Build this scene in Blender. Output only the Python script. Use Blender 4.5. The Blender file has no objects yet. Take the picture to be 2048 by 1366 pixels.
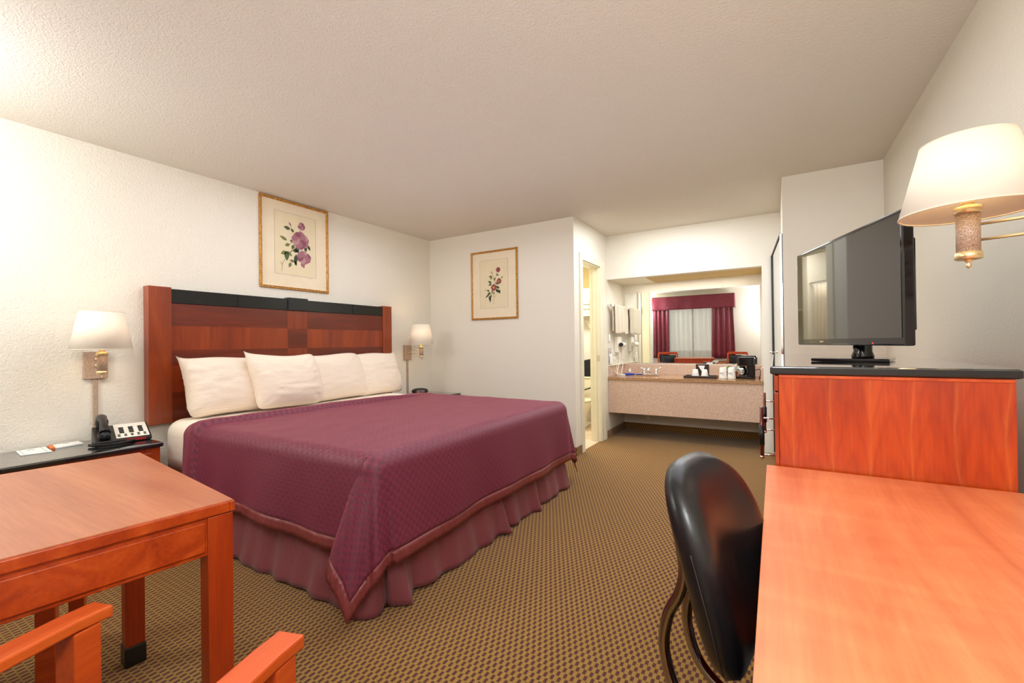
import bpy, bmesh, math, random
from math import sin, cos, pi, radians, sqrt, exp, atan2, hypot, tan
from mathutils import Vector, Matrix, noise as mnoise
random.seed(7)
SC = bpy.context.scene
COL = SC.collection

# ------------------------------------------------------------------ helpers
def lin(c):
    def f(v):
        v /= 255.0
        return v / 12.92 if v <= 0.04045 else ((v + 0.055) / 1.055) ** 2.4
    return (f(c[0]), f(c[1]), f(c[2]), 1.0)

class NT:
    """small node-tree helper"""
    def __init__(s, name):
        s.m = bpy.data.materials.new(name); s.m.use_nodes = True
        s.t = s.m.node_tree; s.n = s.t.nodes; s.l = s.t.links
        s.b = s.n['Principled BSDF']; s.out = s.n['Material Output']
    def new(s, typ, **kw):
        nd = s.n.new(typ)
        for k, v in kw.items(): setattr(nd, k, v)
        return nd
    def link(s, a, b): s.l.new(a, b)
    def coord(s, kind='Object', scale=(1, 1, 1), rot=(0, 0, 0), loc=(0, 0, 0)):
        tc = s.new('ShaderNodeTexCoord'); mp = s.new('ShaderNodeMapping')
        mp.inputs['Scale'].default_value = scale; mp.inputs['Rotation'].default_value = rot
        mp.inputs['Location'].default_value = loc
        s.link(tc.outputs[kind], mp.inputs['Vector']); return mp.outputs['Vector']
    def noise(s, vec, scale=5, detail=4, rough=.5, dist=0.0):
        nd = s.new('ShaderNodeTexNoise'); nd.inputs['Scale'].default_value = scale
        nd.inputs['Detail'].default_value = detail; nd.inputs['Roughness'].default_value = rough
        nd.inputs['Distortion'].default_value = dist
        if vec is not None: s.link(vec, nd.inputs['Vector'])
        return nd.outputs['Fac']
    def math(s, op, a, b=None, clamp=False):
        nd = s.new('ShaderNodeMath', operation=op); nd.use_clamp = clamp
        for i, v in enumerate((a, b)):
            if v is None: continue
            if isinstance(v, (int, float)): nd.inputs[i].default_value = v
            else: s.link(v, nd.inputs[i])
        return nd.outputs[0]
    def ramp(s, fac, stops):
        nd = s.new('ShaderNodeValToRGB'); e = nd.color_ramp.elements
        while len(e) < len(stops): e.new(.5)
        for i, (p, c) in enumerate(stops): e[i].position = p; e[i].color = lin(c)
        s.link(fac, nd.inputs['Fac']); return nd.outputs['Color']
    def mix(s, fac, a, b, mode='MIX'):
        nd = s.new('ShaderNodeMix', data_type='RGBA', blend_type=mode)
        for sock, v in ((nd.inputs[0], fac), (nd.inputs[6], a), (nd.inputs[7], b)):
            if isinstance(v, (int, float)): sock.default_value = v
            elif isinstance(v, tuple): sock.default_value = v
            else: s.link(v, sock)
        return nd.outputs[2]
    def bump(s, h, strength=.5, dist=.01):
        nd = s.new('ShaderNodeBump'); nd.inputs['Strength'].default_value = strength
        nd.inputs['Distance'].default_value = dist; s.link(h, nd.inputs['Height'])
        s.link(nd.outputs['Normal'], s.b.inputs['Normal'])
    def set(s, **kw):
        names = dict(color='Base Color', rough='Roughness', metal='Metallic', spec='Specular IOR Level', coat='Coat Weight',
                     coatr='Coat Roughness', sheen='Sheen Weight', trans='Transmission Weight', ior='IOR', alpha='Alpha',
                     estr='Emission Strength', ecol='Emission Color', sheenr='Sheen Roughness', sheent='Sheen Tint')
        for k, v in kw.items():
            sock = s.b.inputs[names[k]]
            if isinstance(v, (int, float, tuple)): sock.default_value = v
            else: s.link(v, sock)
        return s

def plain(name, rgb, rough=.5, bump=None, **kw):
    t = NT(name)
    v = t.coord()
    n = t.noise(v, 9, 3)
    c = t.mix(n, lin([x * .965 for x in rgb]), lin([min(255, x * 1.02) for x in rgb]))
    t.set(color=c, rough=rough, **kw)
    if bump: t.bump(t.noise(v, bump[0], 3), bump[1], bump[2])
    return t.m

def wallmat(name, rgb, scale, strength, dist, rough=.62, spec=.3):
    t = NT(name); v = t.coord()
    t.set(color=t.mix(t.noise(v, 1.3, 2), lin([x * .985 for x in rgb]), lin(rgb)), rough=rough, spec=spec)
    a = t.noise(v, scale * 1.5, 2, .5, .2); b = t.noise(v, scale * .8, 1, .5, .3)
    h = t.math('ADD', t.math('MULTIPLY', a, 1.0), t.math('MULTIPLY', b, .7))
    t.bump(h, strength, dist); return t.m

def wood(name, dark, mid, light, axis='z', scale=1.0, rough=.28, coat=.35, fine=.25):
    t = NT(name)
    sc = {'x': (1.1, 11, 11), 'y': (11, 1.1, 11), 'z': (11, 11, 1.1)}[axis]
    sf = {'x': (6, 130, 130), 'y': (130, 6, 130), 'z': (130, 130, 6)}[axis]
    v = t.coord('Object', tuple(q * scale for q in sc)); vf = t.coord('Object', sf)
    n1 = t.noise(v, 1.0, 5, .55, .9); n2 = t.noise(vf, 1.0, 3, .6)
    f = t.math('ADD', t.math('MULTIPLY', n1, 1 - fine), t.math('MULTIPLY', n2, fine))
    c = t.ramp(f, [(.34, dark), (.5, mid), (.66, light)])
    t.set(color=c, rough=rough, coat=coat, coatr=.12)
    t.bump(n2, .05, .002); return t.m

class MB:
    """collects shapes (authored in world coordinates, stored relative to origin o) into ONE mesh"""
    def __init__(s, o=(0, 0, 0), rz=0.0):
        s.bm = bmesh.new(); s.o = Vector(o); s.uv = None; s.T = Matrix.Identity(4)
        s.inv = Matrix.Rotation(-rz, 4, 'Z') @ Matrix.Translation(-s.o)
    def v(s, p): return s.bm.verts.new(s.inv @ (s.T @ Vector(p)))
    def f(s, vs, mi=0, smooth=False):
        try: fc = s.bm.faces.new(vs)
        except ValueError: return None
        fc.material_index = mi; fc.smooth = smooth; return fc
    def box(s, x0, x1, y0, y1, z0, z1, mi=0):
        p = [s.v((x, y, z)) for z in (z0, z1) for y in (y0, y1) for x in (x0, x1)]
        for q in ((0, 2, 3, 1), (4, 5, 7, 6), (0, 1, 5, 4), (2, 6, 7, 3), (0, 4, 6, 2), (1, 3, 7, 5)):
            s.f([p[i] for i in q], mi)
        return s
    def beam(s, a, b, w, h, up=(0, 0, 1), mi=0):
        """box between two points: w across, h along up"""
        a, b = Vector(a), Vector(b); d = (b - a).normalized(); u = Vector(up)
        u = (u - u.dot(d) * d).normalized(); r = d.cross(u)
        p = [s.v(c + r * sx * w / 2 + u * sy * h / 2) for c in (a, b) for sx, sy in ((-1, -1), (1, -1), (1, 1), (-1, 1))]
        for q in ((0, 1, 2, 3), (7, 6, 5, 4), (0, 4, 5, 1), (1, 5, 6, 2), (2, 6, 7, 3), (3, 7, 4, 0)): s.f([p[i] for i in q], mi)
        return s
    def prism(s, pts, ext, mi=0):
        """polygon pts (3D list) extruded by vector ext"""
        ext = Vector(ext); a = [s.v(p) for p in pts]; b = [s.v(Vector(p) + ext) for p in pts]
        s.f(list(reversed(a)), mi); s.f(b, mi); n = len(a)
        for i in range(n): s.f([a[i], a[(i + 1) % n], b[(i + 1) % n], b[i]], mi)
        return s
    def lathe(s, prof, c, seg=32, mi=0, caps=True, smooth=True, axis=(0, 0, 1), sx=1.0, sy=1.0):
        c = Vector(c); q = Vector((0, 0, 1)).rotation_difference(Vector(axis)).to_matrix()
        rings = []
        for r, z in prof:
            rings.append([s.v(c + q @ Vector((r * cos(2 * pi * i / seg) * sx, r * sin(2 * pi * i / seg) * sy, z))) for i in range(seg)])
        for a, b in zip(rings, rings[1:]):
            for i in range(seg): s.f([a[i], a[(i + 1) % seg], b[(i + 1) % seg], b[i]], mi, smooth)
        if caps:
            s.f(list(reversed(rings[0])), mi); s.f(rings[-1], mi)
        return s
    def tube(s, pts, r, seg=10, mi=0, closed=False):
        pts = [Vector(p) for p in pts]; n = len(pts); rings = []; up = None
        for i, p in enumerate(pts):
            if closed: d = pts[(i + 1) % n] - pts[i - 1]
            else: d = pts[min(i + 1, n - 1)] - pts[max(i - 1, 0)]
            d.normalize()
            if up is None: up = Vector((0, 0, 1)) if abs(d.z) < .9 else Vector((1, 0, 0))
            u = (up - up.dot(d) * d).normalized(); w = d.cross(u); up = u
            rr = r[i] if isinstance(r, (list, tuple)) else r
            rings.append([s.v(p + (u * cos(2 * pi * k / seg) + w * sin(2 * pi * k / seg)) * rr) for k in range(seg)])
        for i in range(n if closed else n - 1):
            a, b = rings[i], rings[(i + 1) % n]
            for k in range(seg): s.f([a[k], a[(k + 1) % seg], b[(k + 1) % seg], b[k]], mi, True)
        if not closed: s.f(list(reversed(rings[0])), mi); s.f(rings[-1], mi)
        return s
    def grid(s, fn, us, vs, mi=0, uv=None, flip=False, wrap=False):
        g = [[s.v(fn(u, v)) for v in vs] for u in us]
        lay = s.bm.loops.layers.uv.verify() if uv else None
        for i in range(len(us) - 1):
            for j in range(len(vs) - 1):
                q = [g[i][j], g[i + 1][j], g[i + 1][j + 1], g[i][j + 1]]
                uvs = [(us[i], vs[j]), (us[i + 1], vs[j]), (us[i + 1], vs[j + 1]), (us[i], vs[j + 1])]
                if flip: q.reverse(); uvs.reverse()
                fc = s.f(q, mi(us[i], vs[j]) if callable(mi) else mi, True)
                if fc and lay:
                    for lp, w in zip(fc.loops, uvs): lp[lay].uv = uv(*w) if callable(uv) else w
        return g
    def build(s, name, mat, parent=None, bevel=0, smooth=False, solid=0, sub=0, merge=0, seg=2):
        if merge: bmesh.ops.remove_doubles(s.bm, verts=s.bm.verts, dist=merge)
        me = bpy.data.meshes.new(name); s.bm.to_mesh(me); s.bm.free()
        for m in (mat if isinstance(mat, (list, tuple)) else [mat]): me.materials.append(m)
        if smooth:
            for p in me.polygons: p.use_smooth = True
        o = bpy.data.objects.new(name, me); COL.objects.link(o)
        if parent: o.parent = parent
        else: pass
        if solid:
            m = o.modifiers.new('Solidify', 'SOLIDIFY'); m.thickness = solid; m.offset = 0
        if bevel:
            m = o.modifiers.new('Bevel', 'BEVEL'); m.width = bevel; m.segments = seg; m.limit_method = 'ANGLE'; m.angle_limit = radians(40)
            m.harden_normals = False
        if sub:
            m = o.modifiers.new('Subsurf', 'SUBSURF'); m.levels = sub; m.render_levels = sub
        return o

def tag(o, label, cat, group=None):
    o['label'] = label; o['category'] = cat
    if group: o['group'] = group
    return o
def thing(name, loc, label, cat, group=None, rz=0.0):
    o = bpy.data.objects.new(name, None); COL.objects.link(o); o.location = loc
    o.rotation_euler = (0, 0, rz); o.empty_display_size = .1
    return tag(o, label, cat, group)
def placed(o, loc):           # single-mesh thing authored relative to loc
    o.location = loc; return o
def struct(o): o['kind'] = 'structure'; return o
def dup(root, loc, label):
    r = root.copy(); COL.objects.link(r); r.location = loc; r['label'] = label
    for ch in list(root.children):
        c = ch.copy(); COL.objects.link(c); c.parent = r
        for g in list(ch.children):
            d = g.copy(); COL.objects.link(d); d.parent = c
    return r
def arange(a, b, n): return [a + (b - a) * i / n for i in range(n + 1)]
def sstep(a, b, x):
    t = max(0, min(1, (x - a) / (b - a))); return t * t * (3 - 2 * t)

# ------------------------------------------------------------------ materials
M = {}
M['wallA'] = wallmat('wall_textured_cream', (238, 233, 220), 80, .58, .0055)
M['wallB'] = wallmat('wall_cream', (235, 230, 217), 60, .18, .003)
M['ceil'] = wallmat('ceiling_textured', (224, 217, 205), 95, .6, .005)
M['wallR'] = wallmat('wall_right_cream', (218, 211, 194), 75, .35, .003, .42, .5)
M['trimw'] = plain('cream_trim_paint', (236, 230, 208), .35)
M['jambw'] = plain('cream_jamb_paint', (232, 226, 200), .35)

def carpet():
    t = NT('patterned_carpet'); tc = t.new('ShaderNodeTexCoord'); sp = t.new('ShaderNodeSeparateXYZ')
    t.link(tc.outputs['Object'], sp.inputs[0])
    def cell(sock, size):
        q = t.math('DIVIDE', sock, size); fl = t.math('FLOOR', q); fr = t.math('SUBTRACT', q, fl); return fl, fr
    zz = t.math('MULTIPLY', sp.outputs['Z'], 1.0)
    xs = t.math('ADD', sp.outputs['X'], 0.0); ys = t.math('SUBTRACT', sp.outputs['Y'], zz)
    fx, rx = cell(xs, .0126); fy, ry = cell(ys, .0255)
    par = t.math('MODULO', t.math('ABSOLUTE', t.math('ADD', fx, fy)), 2.0)
    odd = t.math('GREATER_THAN', par, .5)
    def edge(r, m):
        return t.math('MULTIPLY', t.math('GREATER_THAN', r, m), t.math('LESS_THAN', r, 1 - m))
    inside = t.math('MULTIPLY', edge(rx, .06), edge(ry, .09))
    dark = t.math('MULTIPLY', odd, inside)
    line = t.math('MULTIPLY', odd, t.math('SUBTRACT', 1.0, inside))
    v = t.coord('Object', (1, 1, 1)); n = t.noise(v, 260, 2); n2 = t.noise(v, 3, 2)
    gold = t.mix(n, lin((141, 104, 44)), lin((170, 133, 68)))
    gold = t.mix(t.math('MULTIPLY', n2, .25), gold, lin((150, 98, 44)))
    mar = t.mix(n, lin((68, 32, 30)), lin((102, 56, 50)))
    c = t.mix(dark, gold, mar); c = t.mix(t.math('MULTIPLY', line, .6), c, lin((106, 100, 42)))
    t.set(color=c, rough=.95, spec=.1, sheen=.15)
    t.bump(t.noise(v, 420, 2), .5, .004); return t.m
M['carpet'] = carpet()

M['wood_frame'] = wood('cherry_wood_upright', (124, 38, 8), (162, 58, 14), (188, 80, 24), 'z')
M['wood_framex'] = wood('cherry_wood_level', (124, 38, 8), (162, 58, 14), (188, 80, 24), 'x')
M['wood_framey'] = wood('cherry_wood_level_y', (124, 38, 8), (162, 58, 14), (188, 80, 24), 'y')
M['wood_chair'] = wood('orange_cherry_chair_wood', (172, 58, 14), (198, 78, 22), (214, 96, 32), 'y', 1, .42, .12)
M['wood_dark'] = wood('dark_cherry_leg', (78, 18, 8), (106, 30, 14), (132, 44, 20), 'z')
M['wood_table'] = wood('table_apron_cherry', (150, 46, 8), (180, 66, 14), (200, 86, 26), 'x', 1, .36, .2)
M['wood_tleg'] = wood('table_leg_cherry', (140, 40, 7), (168, 57, 12), (186, 74, 20), 'z', .8, .36, .2)
M['laminate_table'] = wood('table_top_laminate', (176, 100, 66), (192, 116, 78), (206, 132, 92), 'x', .55, .38, .12, .35)
def desk_lam():
    t = NT('desk_top_laminate')
    v = t.coord('Object', (6, .7, 6), (0, 0, .12)); vf = t.coord('Object', (170, 5, 170), (0, 0, .12)); vw = t.coord('Object', (3, 16, 3), (0, 0, .1))
    n1 = t.noise(v, 1.5, 5, .6, 1.2); n2 = t.noise(vf, 1, 3); n3 = t.noise(vw, 1, 2, .5, .6)
    f = t.math('ADD', t.math('ADD', t.math('MULTIPLY', n1, .62), t.math('MULTIPLY', n2, .16)), t.math('MULTIPLY', n3, .22))
    c = t.ramp(f, [(.32, (198, 96, 54)), (.5, (222, 124, 76)), (.66, (234, 144, 92))])
    t.set(color=c, rough=.36, coat=.15, coatr=.25); t.bump(n2, .04, .002); return t.m
M['desk'] = desk_lam()
def headwood(name, a, b, c, axis):
    return wood(name, a, b, c, axis, .8, .3, .25, .22)
M['head_dark'] = headwood('headboard_veneer_dark', (84, 22, 3), (104, 31, 5), (124, 43, 9), 'y')
M['head_mid'] = headwood('headboard_veneer_mid', (112, 36, 4), (136, 49, 7), (156, 64, 12), 'z')
M['head_stile'] = headwood('headboard_stile', (120, 42, 8), (144, 56, 12), (162, 72, 20), 'z')
def cathedral():
    t = NT('dresser_side_veneer'); tc = t.new('ShaderNodeTexCoord'); sp = t.new('ShaderNodeSeparateXYZ'); t.link(tc.outputs['Object'], sp.inputs[0])
    v = t.coord('Object', (7, 7, 1.2)); vf = t.coord('Object', (150, 150, 7)); vb = t.coord('Object', (4, 4, 3))
    wob = t.noise(vb, 1.2, 3); n1 = t.noise(v, 1.3, 5, .6, .8); n2 = t.noise(vf, 1, 3)
    xw = t.math('ADD', t.math('DIVIDE', sp.outputs['X'], .094), t.math('MULTIPLY', wob, .5))
    u = t.math('SUBTRACT', t.math('SUBTRACT', xw, t.math('FLOOR', xw)), .5)
    h = t.math('ADD', sp.outputs['Z'], t.math('MULTIPLY', t.math('POWER', t.math('ABSOLUTE', u), 1.6), .62))
    w = t.math('SINE', t.math('ADD', t.math('MULTIPLY', h, 46.0), t.math('MULTIPLY', n1, 5.0)))
    w = t.math('MULTIPLY', t.math('ADD', w, 1.0), .5)
    w = t.math('POWER', w, 3.0)
    seam = t.math('POWER', t.math('MULTIPLY', t.math('ABSOLUTE', u), 2.0), 14.0)
    f = t.math('ADD', t.math('MULTIPLY', n1, .7), t.math('MULTIPLY', n2, .3))
    c = t.ramp(f, [(.3, (150, 42, 5)), (.5, (186, 64, 11)), (.7, (206, 84, 22))])
    c = t.mix(t.math('MULTIPLY', w, .30), c, lin((150, 40, 10)))
    c = t.mix(t.math('MULTIPLY', seam, .25), c, lin((240, 140, 70)))
    t.set(color=c, rough=.3, coat=.3, coatr=.12); return t.m
M['dresser_side'] = cathedral()
M['granite_black'] = NT('polished_black_top').set(color=(.008, .01, .01, 1), rough=.05, spec=1.0, coat=.8, coatr=.03).m
M['black_edge'] = plain('black_moulded_edge', (28, 30, 30), .35)
M['black_inlay'] = plain('black_gloss_inlay', (18, 20, 20), .2)
def granite():
    t = NT('speckled_granite'); v = t.coord('Object', (1, 1, 1))
    a = t.noise(v, 260, 2, .6); b = t.noise(v, 190, 2, .6); d = t.noise(v, 330, 2, .5)
    c = t.ramp(a, [(.3, (176, 140, 118)), (.5, (216, 186, 164)), (.68, (236, 214, 196))])
    dk = t.math('GREATER_THAN', b, .62); c = t.mix(t.math('MULTIPLY', dk, .7), c, lin((116, 84, 66)))
    lt = t.math('GREATER_THAN', d, .66); c = t.mix(t.math('MULTIPLY', lt, .6), c, lin((88, 62, 52)))
    t.set(color=c, rough=.22, spec=.5); return t.m
M['granite'] = granite()
def granite_top():
    t = NT('granite_counter_polish'); v = t.coord('Object', (1, 1, 1))
    a = t.noise(v, 150, 3, .6); b = t.noise(v, 90, 2)
    c = t.ramp(a, [(.3, (120, 84, 54)), (.5, (176, 136, 98)), (.7, (206, 172, 134))])
    c = t.mix(t.math('MULTIPLY', t.math('GREATER_THAN', b, .6), .5), c, lin((96, 66, 44)))
    t.set(color=c, rough=.08, spec=.6); return t.m
M['granite_top'] = granite_top()
M['mirror'] = NT('mirror_glass').set(color=(.9, .92, .89, 1), metal=1.0, rough=.0).m
M['chrome'] = NT('chrome').set(color=(.82, .83, .85, 1), metal=1.0, rough=.12).m
M['chrome_dark'] = NT('dark_chrome_tube').set(color=(.42, .40, .40, 1), metal=1.0, rough=.12).m
M['nickel'] = NT('brushed_nickel').set(color=(.62, .58, .52, 1), metal=1.0, rough=.28).m
M['brass'] = NT('polished_brass').set(color=(.90, .74, .42, 1), metal=.85, rough=.32).m
def goldfr():
    t = NT('gilt_frame'); v = t.coord(); n = t.noise(v, 60, 4)
    t.set(color=t.ramp(n, [(.3, (150, 98, 36)), (.55, (196, 142, 66)), (.75, (222, 176, 100))]), metal=.35, rough=.42)
    t.bump(n, .2, .002); return t.m
M['gilt'] = goldfr()
def speckle():
    t = NT('speckled_bronze_paint'); v = t.coord(); n = t.noise(v, 620, 2, .7)
    t.set(color=t.ramp(n, [(.38, (128, 98, 78)), (.5, (178, 150, 128)), (.62, (226, 206, 186))]), rough=.5, metal=.05); return t.m
M['speckle'] = speckle()
def shade():
    t = NT('lampshade_fabric'); d = t.new('ShaderNodeBsdfDiffuse'); r = t.new('ShaderNodeBsdfTranslucent'); mx = t.new('ShaderNodeMixShader')
    v = t.coord('Object', (1, 1, 1)); c = t.mix(t.noise(v, 300, 2), lin((246, 240, 226)), lin((252, 247, 236)))
    t.link(c, d.inputs['Color']); t.link(c, r.inputs['Color'])
    mx.inputs[0].default_value = .2; t.link(d.outputs[0], mx.inputs[1]); t.link(r.outputs[0], mx.inputs[2]); t.link(mx.outputs[0], t.out.inputs['Surface'])
    return t.m
M['shade'] = shade()
M['shade_trim'] = plain('shade_trim', (238, 228, 206), .7)
M['bulb'] = NT('warm_bulb').set(color=(1, .9, .7, 1), estr=4.0, ecol=(1, .72, .38, 1)).m
M['linen'] = None
def linen(name, rgb, stripe):
    t = NT(name); tc = t.new('ShaderNodeTexCoord'); sp = t.new('ShaderNodeSeparateXYZ'); t.link(tc.outputs['UV'], sp.inputs[0])
    s_ = t.math('SINE', t.math('MULTIPLY', sp.outputs['Y'], 2 * pi / .016))
    f = t.math('MULTIPLY', t.math('GREATER_THAN', s_, 0.0), stripe)
    c = t.mix(f, lin(rgb), lin([x * .93 for x in rgb]))
    t.set(color=c, rough=.75, sheen=.2)
    v = t.coord('Object', (4, 4, 9)); t.bump(t.noise(v, 3.0, 3, .5, .8), .22, .012); return t.m
M['pillow'] = linen('pillowcase_sateen_stripe', (244, 228, 210), .55)
M['sheet'] = linen('white_sheet', (246, 236, 218), 0.0)
def spread():
    t = NT('burgundy_quilted_weave'); tc = t.new('ShaderNodeTexCoord'); sp = t.new('ShaderNodeSeparateXYZ'); t.link(tc.outputs['UV'], sp.inputs[0])
    def q(sock):
        a = t.math('DIVIDE', sock, .0200); fl = t.math('FLOOR', a); return fl, t.math('SUBTRACT', a, fl)
    fx, rx = q(sp.outputs['X']); fy, ry = q(sp.outputs['Y'])
    odd = t.math('GREATER_THAN', t.math('MODULO', t.math('ABSOLUTE', t.math('ADD', fx, fy)), 2.0), .5)
    c = t.mix(odd, lin((123, 43, 65)), lin((100, 33, 55)))
    t.set(color=c, rough=.55, sheen=.38, sheenr=.35, sheent=lin((210, 120, 140)))
    # cushioned basket weave: odd cells ramp along x, even cells ramp along y
    def par(r): return t.math('MULTIPLY', t.math('MULTIPLY', r, t.math('SUBTRACT', 1.0, r)), 4.0)
    hx = t.math('ADD', t.math('MULTIPLY', rx, .9), t.math('MULTIPLY', par(ry), .25)); hy = t.math('ADD', t.math('MULTIPLY', ry, .9), t.math('MULTIPLY', par(rx), .25))
    h = t.math('ADD', t.math('MULTIPLY', odd, hx), t.math('MULTIPLY', t.math('SUBTRACT', 1.0, odd), hy))
    t.bump(h, .42, .004); return t.m
M['spread'] = spread()
def satin():
    t = NT('burgundy_satin_trim'); v = t.coord('Object', (75, 75, 7)); n = t.noise(v, 1, 2, .5, .3)
    t.set(color=t.mix(n, lin((112, 44, 46)), lin((138, 62, 60))), rough=.42); t.bump(n, .5, .012); return t.m
M['satin'] = satin()
def skirtm():
    t = NT('burgundy_skirt_cloth'); v = t.coord('Object', (9, 9, 2.2))
    n = t.noise(v, 2, 4, .6, .5)
    t.set(color=t.mix(n, lin((114, 50, 58)), lin((130, 62, 68))), rough=.6, sheen=.12); t.bump(n, .22, .02); return t.m
M['skirt'] = skirtm()
M['leather'] = plain('black_vinyl', (24, 23, 25), .3, (160, .12, .002), spec=.45)
M['black_plastic'] = plain('black_plastic', (20, 20, 21), .38)
M['grey_plastic'] = plain('dark_grey_plastic', (52, 54, 54), .45)
M['gloss_black'] = NT('glossy_black').set(color=(.006, .006, .007, 1), rough=.08, spec=.6).m
M['screen'] = NT('switched_off_screen').set(color=(.006, .006, .005, 1), rough=.03, spec=.9, coat=.6, coatr=.02).m
M['white_plastic'] = plain('white_plastic', (240, 236, 224), .35)
M['porcelain'] = plain('cream_porcelain', (238, 230, 202), .15)
M['towel'] = plain('terry_towel', (238, 226, 206), .95, (330, .8, .006), sheen=.3)
M['paper'] = plain('white_card', (240, 240, 236), .6)
M['orange'] = plain('orange_card', (220, 120, 60), .6)
M['ink'] = plain('grey_ink', (120, 116, 108), .7)
M['red_strip'] = plain('red_strip', (150, 20, 18), .4)
M['blue'] = plain('blue_wrapper', (34, 62, 180), .4)
M['matboard'] = plain('picture_mat_board', (238, 224, 196), .8)
M['print'] = plain('aged_print_paper', (232, 218, 184), .8)
M['tile'] = None
def tile():
    t = NT('beige_floor_tile'); v = t.coord('Object', (1, 1, 1))
    b = t.new('ShaderNodeTexBrick'); t.link(v, b.inputs['Vector']); b.offset = 0
    b.inputs['Scale'].default_value = 1; b.inputs['Brick Width'].default_value = .2; b.inputs['Row Height'].default_value = .2
    b.inputs['Mortar Size'].default_value = .004; b.inputs['Color1'].default_value = lin((226, 204, 176)); b.inputs['Color2'].default_value = lin((220, 198, 170)); b.inputs['Mortar'].default_value = lin((190, 168, 140))
    t.set(color=b.outputs['Color'], rough=.35); return t.m
M['tile'] = tile()
def diffuser():
    t = NT('egg_crate_light_diffuser'); tc = t.new('ShaderNodeTexCoord'); sp = t.new('ShaderNodeSeparateXYZ'); t.link(tc.outputs['Object'], sp.inputs[0])
    def g(s_):
        a = t.math('DIVIDE', s_, .0145); r = t.math('SUBTRACT', a, t.math('FLOOR', a)); return t.math('LESS_THAN', r, .28)
    w = t.math('MAXIMUM', g(sp.outputs['X']), g(sp.outputs['Y']))
    t.set(color=t.mix(w, lin((176, 136, 62)), lin((236, 206, 130))), rough=.5); t.bump(w, .6, .004); return t.m
M['diffuser'] = diffuser()
def curtain():
    t = NT('burgundy_damask'); v = t.coord('Object', (1, 1, 1)); n = t.noise(v, 22, 3, .5, 1.0)
    t.set(color=t.mix(t.math('GREATER_THAN', n, .5), lin((112, 18, 38)), lin((124, 26, 47))), rough=.5, sheen=.3); return t.m
M['curtain'] = curtain()
def sheer():
    t = NT('sheer_curtain'); tr = t.new('ShaderNodeBsdfTransparent'); tl = t.new('ShaderNodeBsdfTranslucent'); df = t.new('ShaderNodeBsdfDiffuse')
    for nd in (tl, df): nd.inputs['Color'].default_value = lin((240, 236, 218))
    a = t.new('ShaderNodeMixShader'); a.inputs[0].default_value = .5; t.link(df.outputs[0], a.inputs[1]); t.link(tl.outputs[0], a.inputs[2])
    b = t.new('ShaderNodeMixShader'); v = t.coord(); f = t.math('ADD', t.math('MULTIPLY', t.noise(v, 300, 1), .2), .62); t.link(f, b.inputs[0])
    t.link(tr.outputs[0], b.inputs[1]); t.link(a.outputs[0], b.inputs[2]); t.link(b.outputs[0], t.out.inputs['Surface']); return t.m
M['sheer'] = sheer()
M['glass'] = NT('window_glass').set(color=(1, 1, 1, 1), rough=0, trans=1.0, ior=1.45).m
M['clear'] = NT('clear_glass').set(color=(.95, .95, .93, 1), rough=.02, trans=1.0, ior=1.3).m
M['alu'] = NT('window_aluminium').set(color=(.5, .5, .48, 1), metal=1, rough=.35).m
M['tray'] = plain('dark_brown_tray', (52, 28, 26), .3)
M['strap'] = plain('black_canvas', (14, 14, 15), .85)
M['louvre'] = plain('tan_louvre', (216, 196, 140), .6)
M['sink'] = plain('sink_bowl', (236, 224, 200), .12)

# ------------------------------------------------------------------ room constants
XL, XR, YB, YF, ZC = -3.67, .687, 4.17, -.44, 2.44
XD, YV, YN = -1.75, 5.19, 5.83          # doorway wall x, vanity wall y, niche back y
XN, XC, YCL = -.108, .063, 4.09         # niche right x, closet side x, closet face y
ZH = 1.914                              # niche header height
T = .1

def slab(name, mat, *boxes, bevel=0):
    m = MB()
    for b in boxes: m.box(*b)
    return struct(m.build(name, mat, bevel=bevel))
slab('floor', M['carpet'], (XL - T, XR + T, YF - T, YB, -.1, 0), (XD - .02, XR + T, YB, YN + T, -.1, 0))
slab('ceiling', M['ceil'], (XL - T, XR + T, YF - T, YN + T, ZC, ZC + .1))
slab('wall_left', M['wallA'], (XL - T, XL, YF - T, YB + T, 0, ZC))
slab('wall_back', M['wallB'], (XL, XD, YB, YB + T, 0, ZC))
# wall with the bathroom doorway (x = XD plane)
DY0, DY1, DZ = 4.375, 4.925, 2.03
slab('wall_doorway', M['wallB'], (XD - T, XD, YB + T, DY0, 0, ZC), (XD - T, XD, DY1, YN, 0, ZC), (XD - T, XD, DY0, DY1, DZ, ZC))
slab('wall_vanity', M['wallB'], (XD, XN, YV, YV + T, ZH, ZC), (XN, XC, YV, YN, 0, ZC))
slab('wall_niche', M['wallB'], (XD - T, XC + .62, YN, YN + T, 0, ZC))
slab('wall_closet', M['wallB'], (XC, XR, YCL, YN, 0, ZC))
slab('wall_right', M['wallR'], (XR, XR + T, YF - T, YN + T, 0, ZC))
# window wall behind the camera
WX0, WX1, WZ0, WZ1 = -2.52, -1.12, .70, 2.05
slab('wall_front', M['wallB'], (XL, WX0, YF - T, YF, 0, ZC), (WX1, XR, YF - T, YF, 0, ZC), (WX0, WX1, YF - T, YF, 0, WZ0), (WX0, WX1, YF - T, YF, WZ1, ZC))
m = MB()
for a in ((WX0, WX0 + .04, WZ0, WZ1), (WX1 - .04, WX1, WZ0, WZ1), (-1.84, -1.80, WZ0, WZ1), (WX0, WX1, WZ0, WZ0 + .04), (WX0, WX1, WZ1 - .04, WZ1)):
    m.box(a[0], a[1], YF - .08, YF - .04, a[2], a[3])
wn = struct(m.build('window_1', M['alu']))
MB().box(WX0 + .03, WX1 - .03, YF - .064, YF - .058, WZ0 + .03, WZ1 - .03).build('pane', M['glass'], wn)
MB().box(WX0 - .1, WX1 + .1, YF, YF + .06, .655, .70).build('sill', M['trimw'], wn, bevel=.004)
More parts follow.
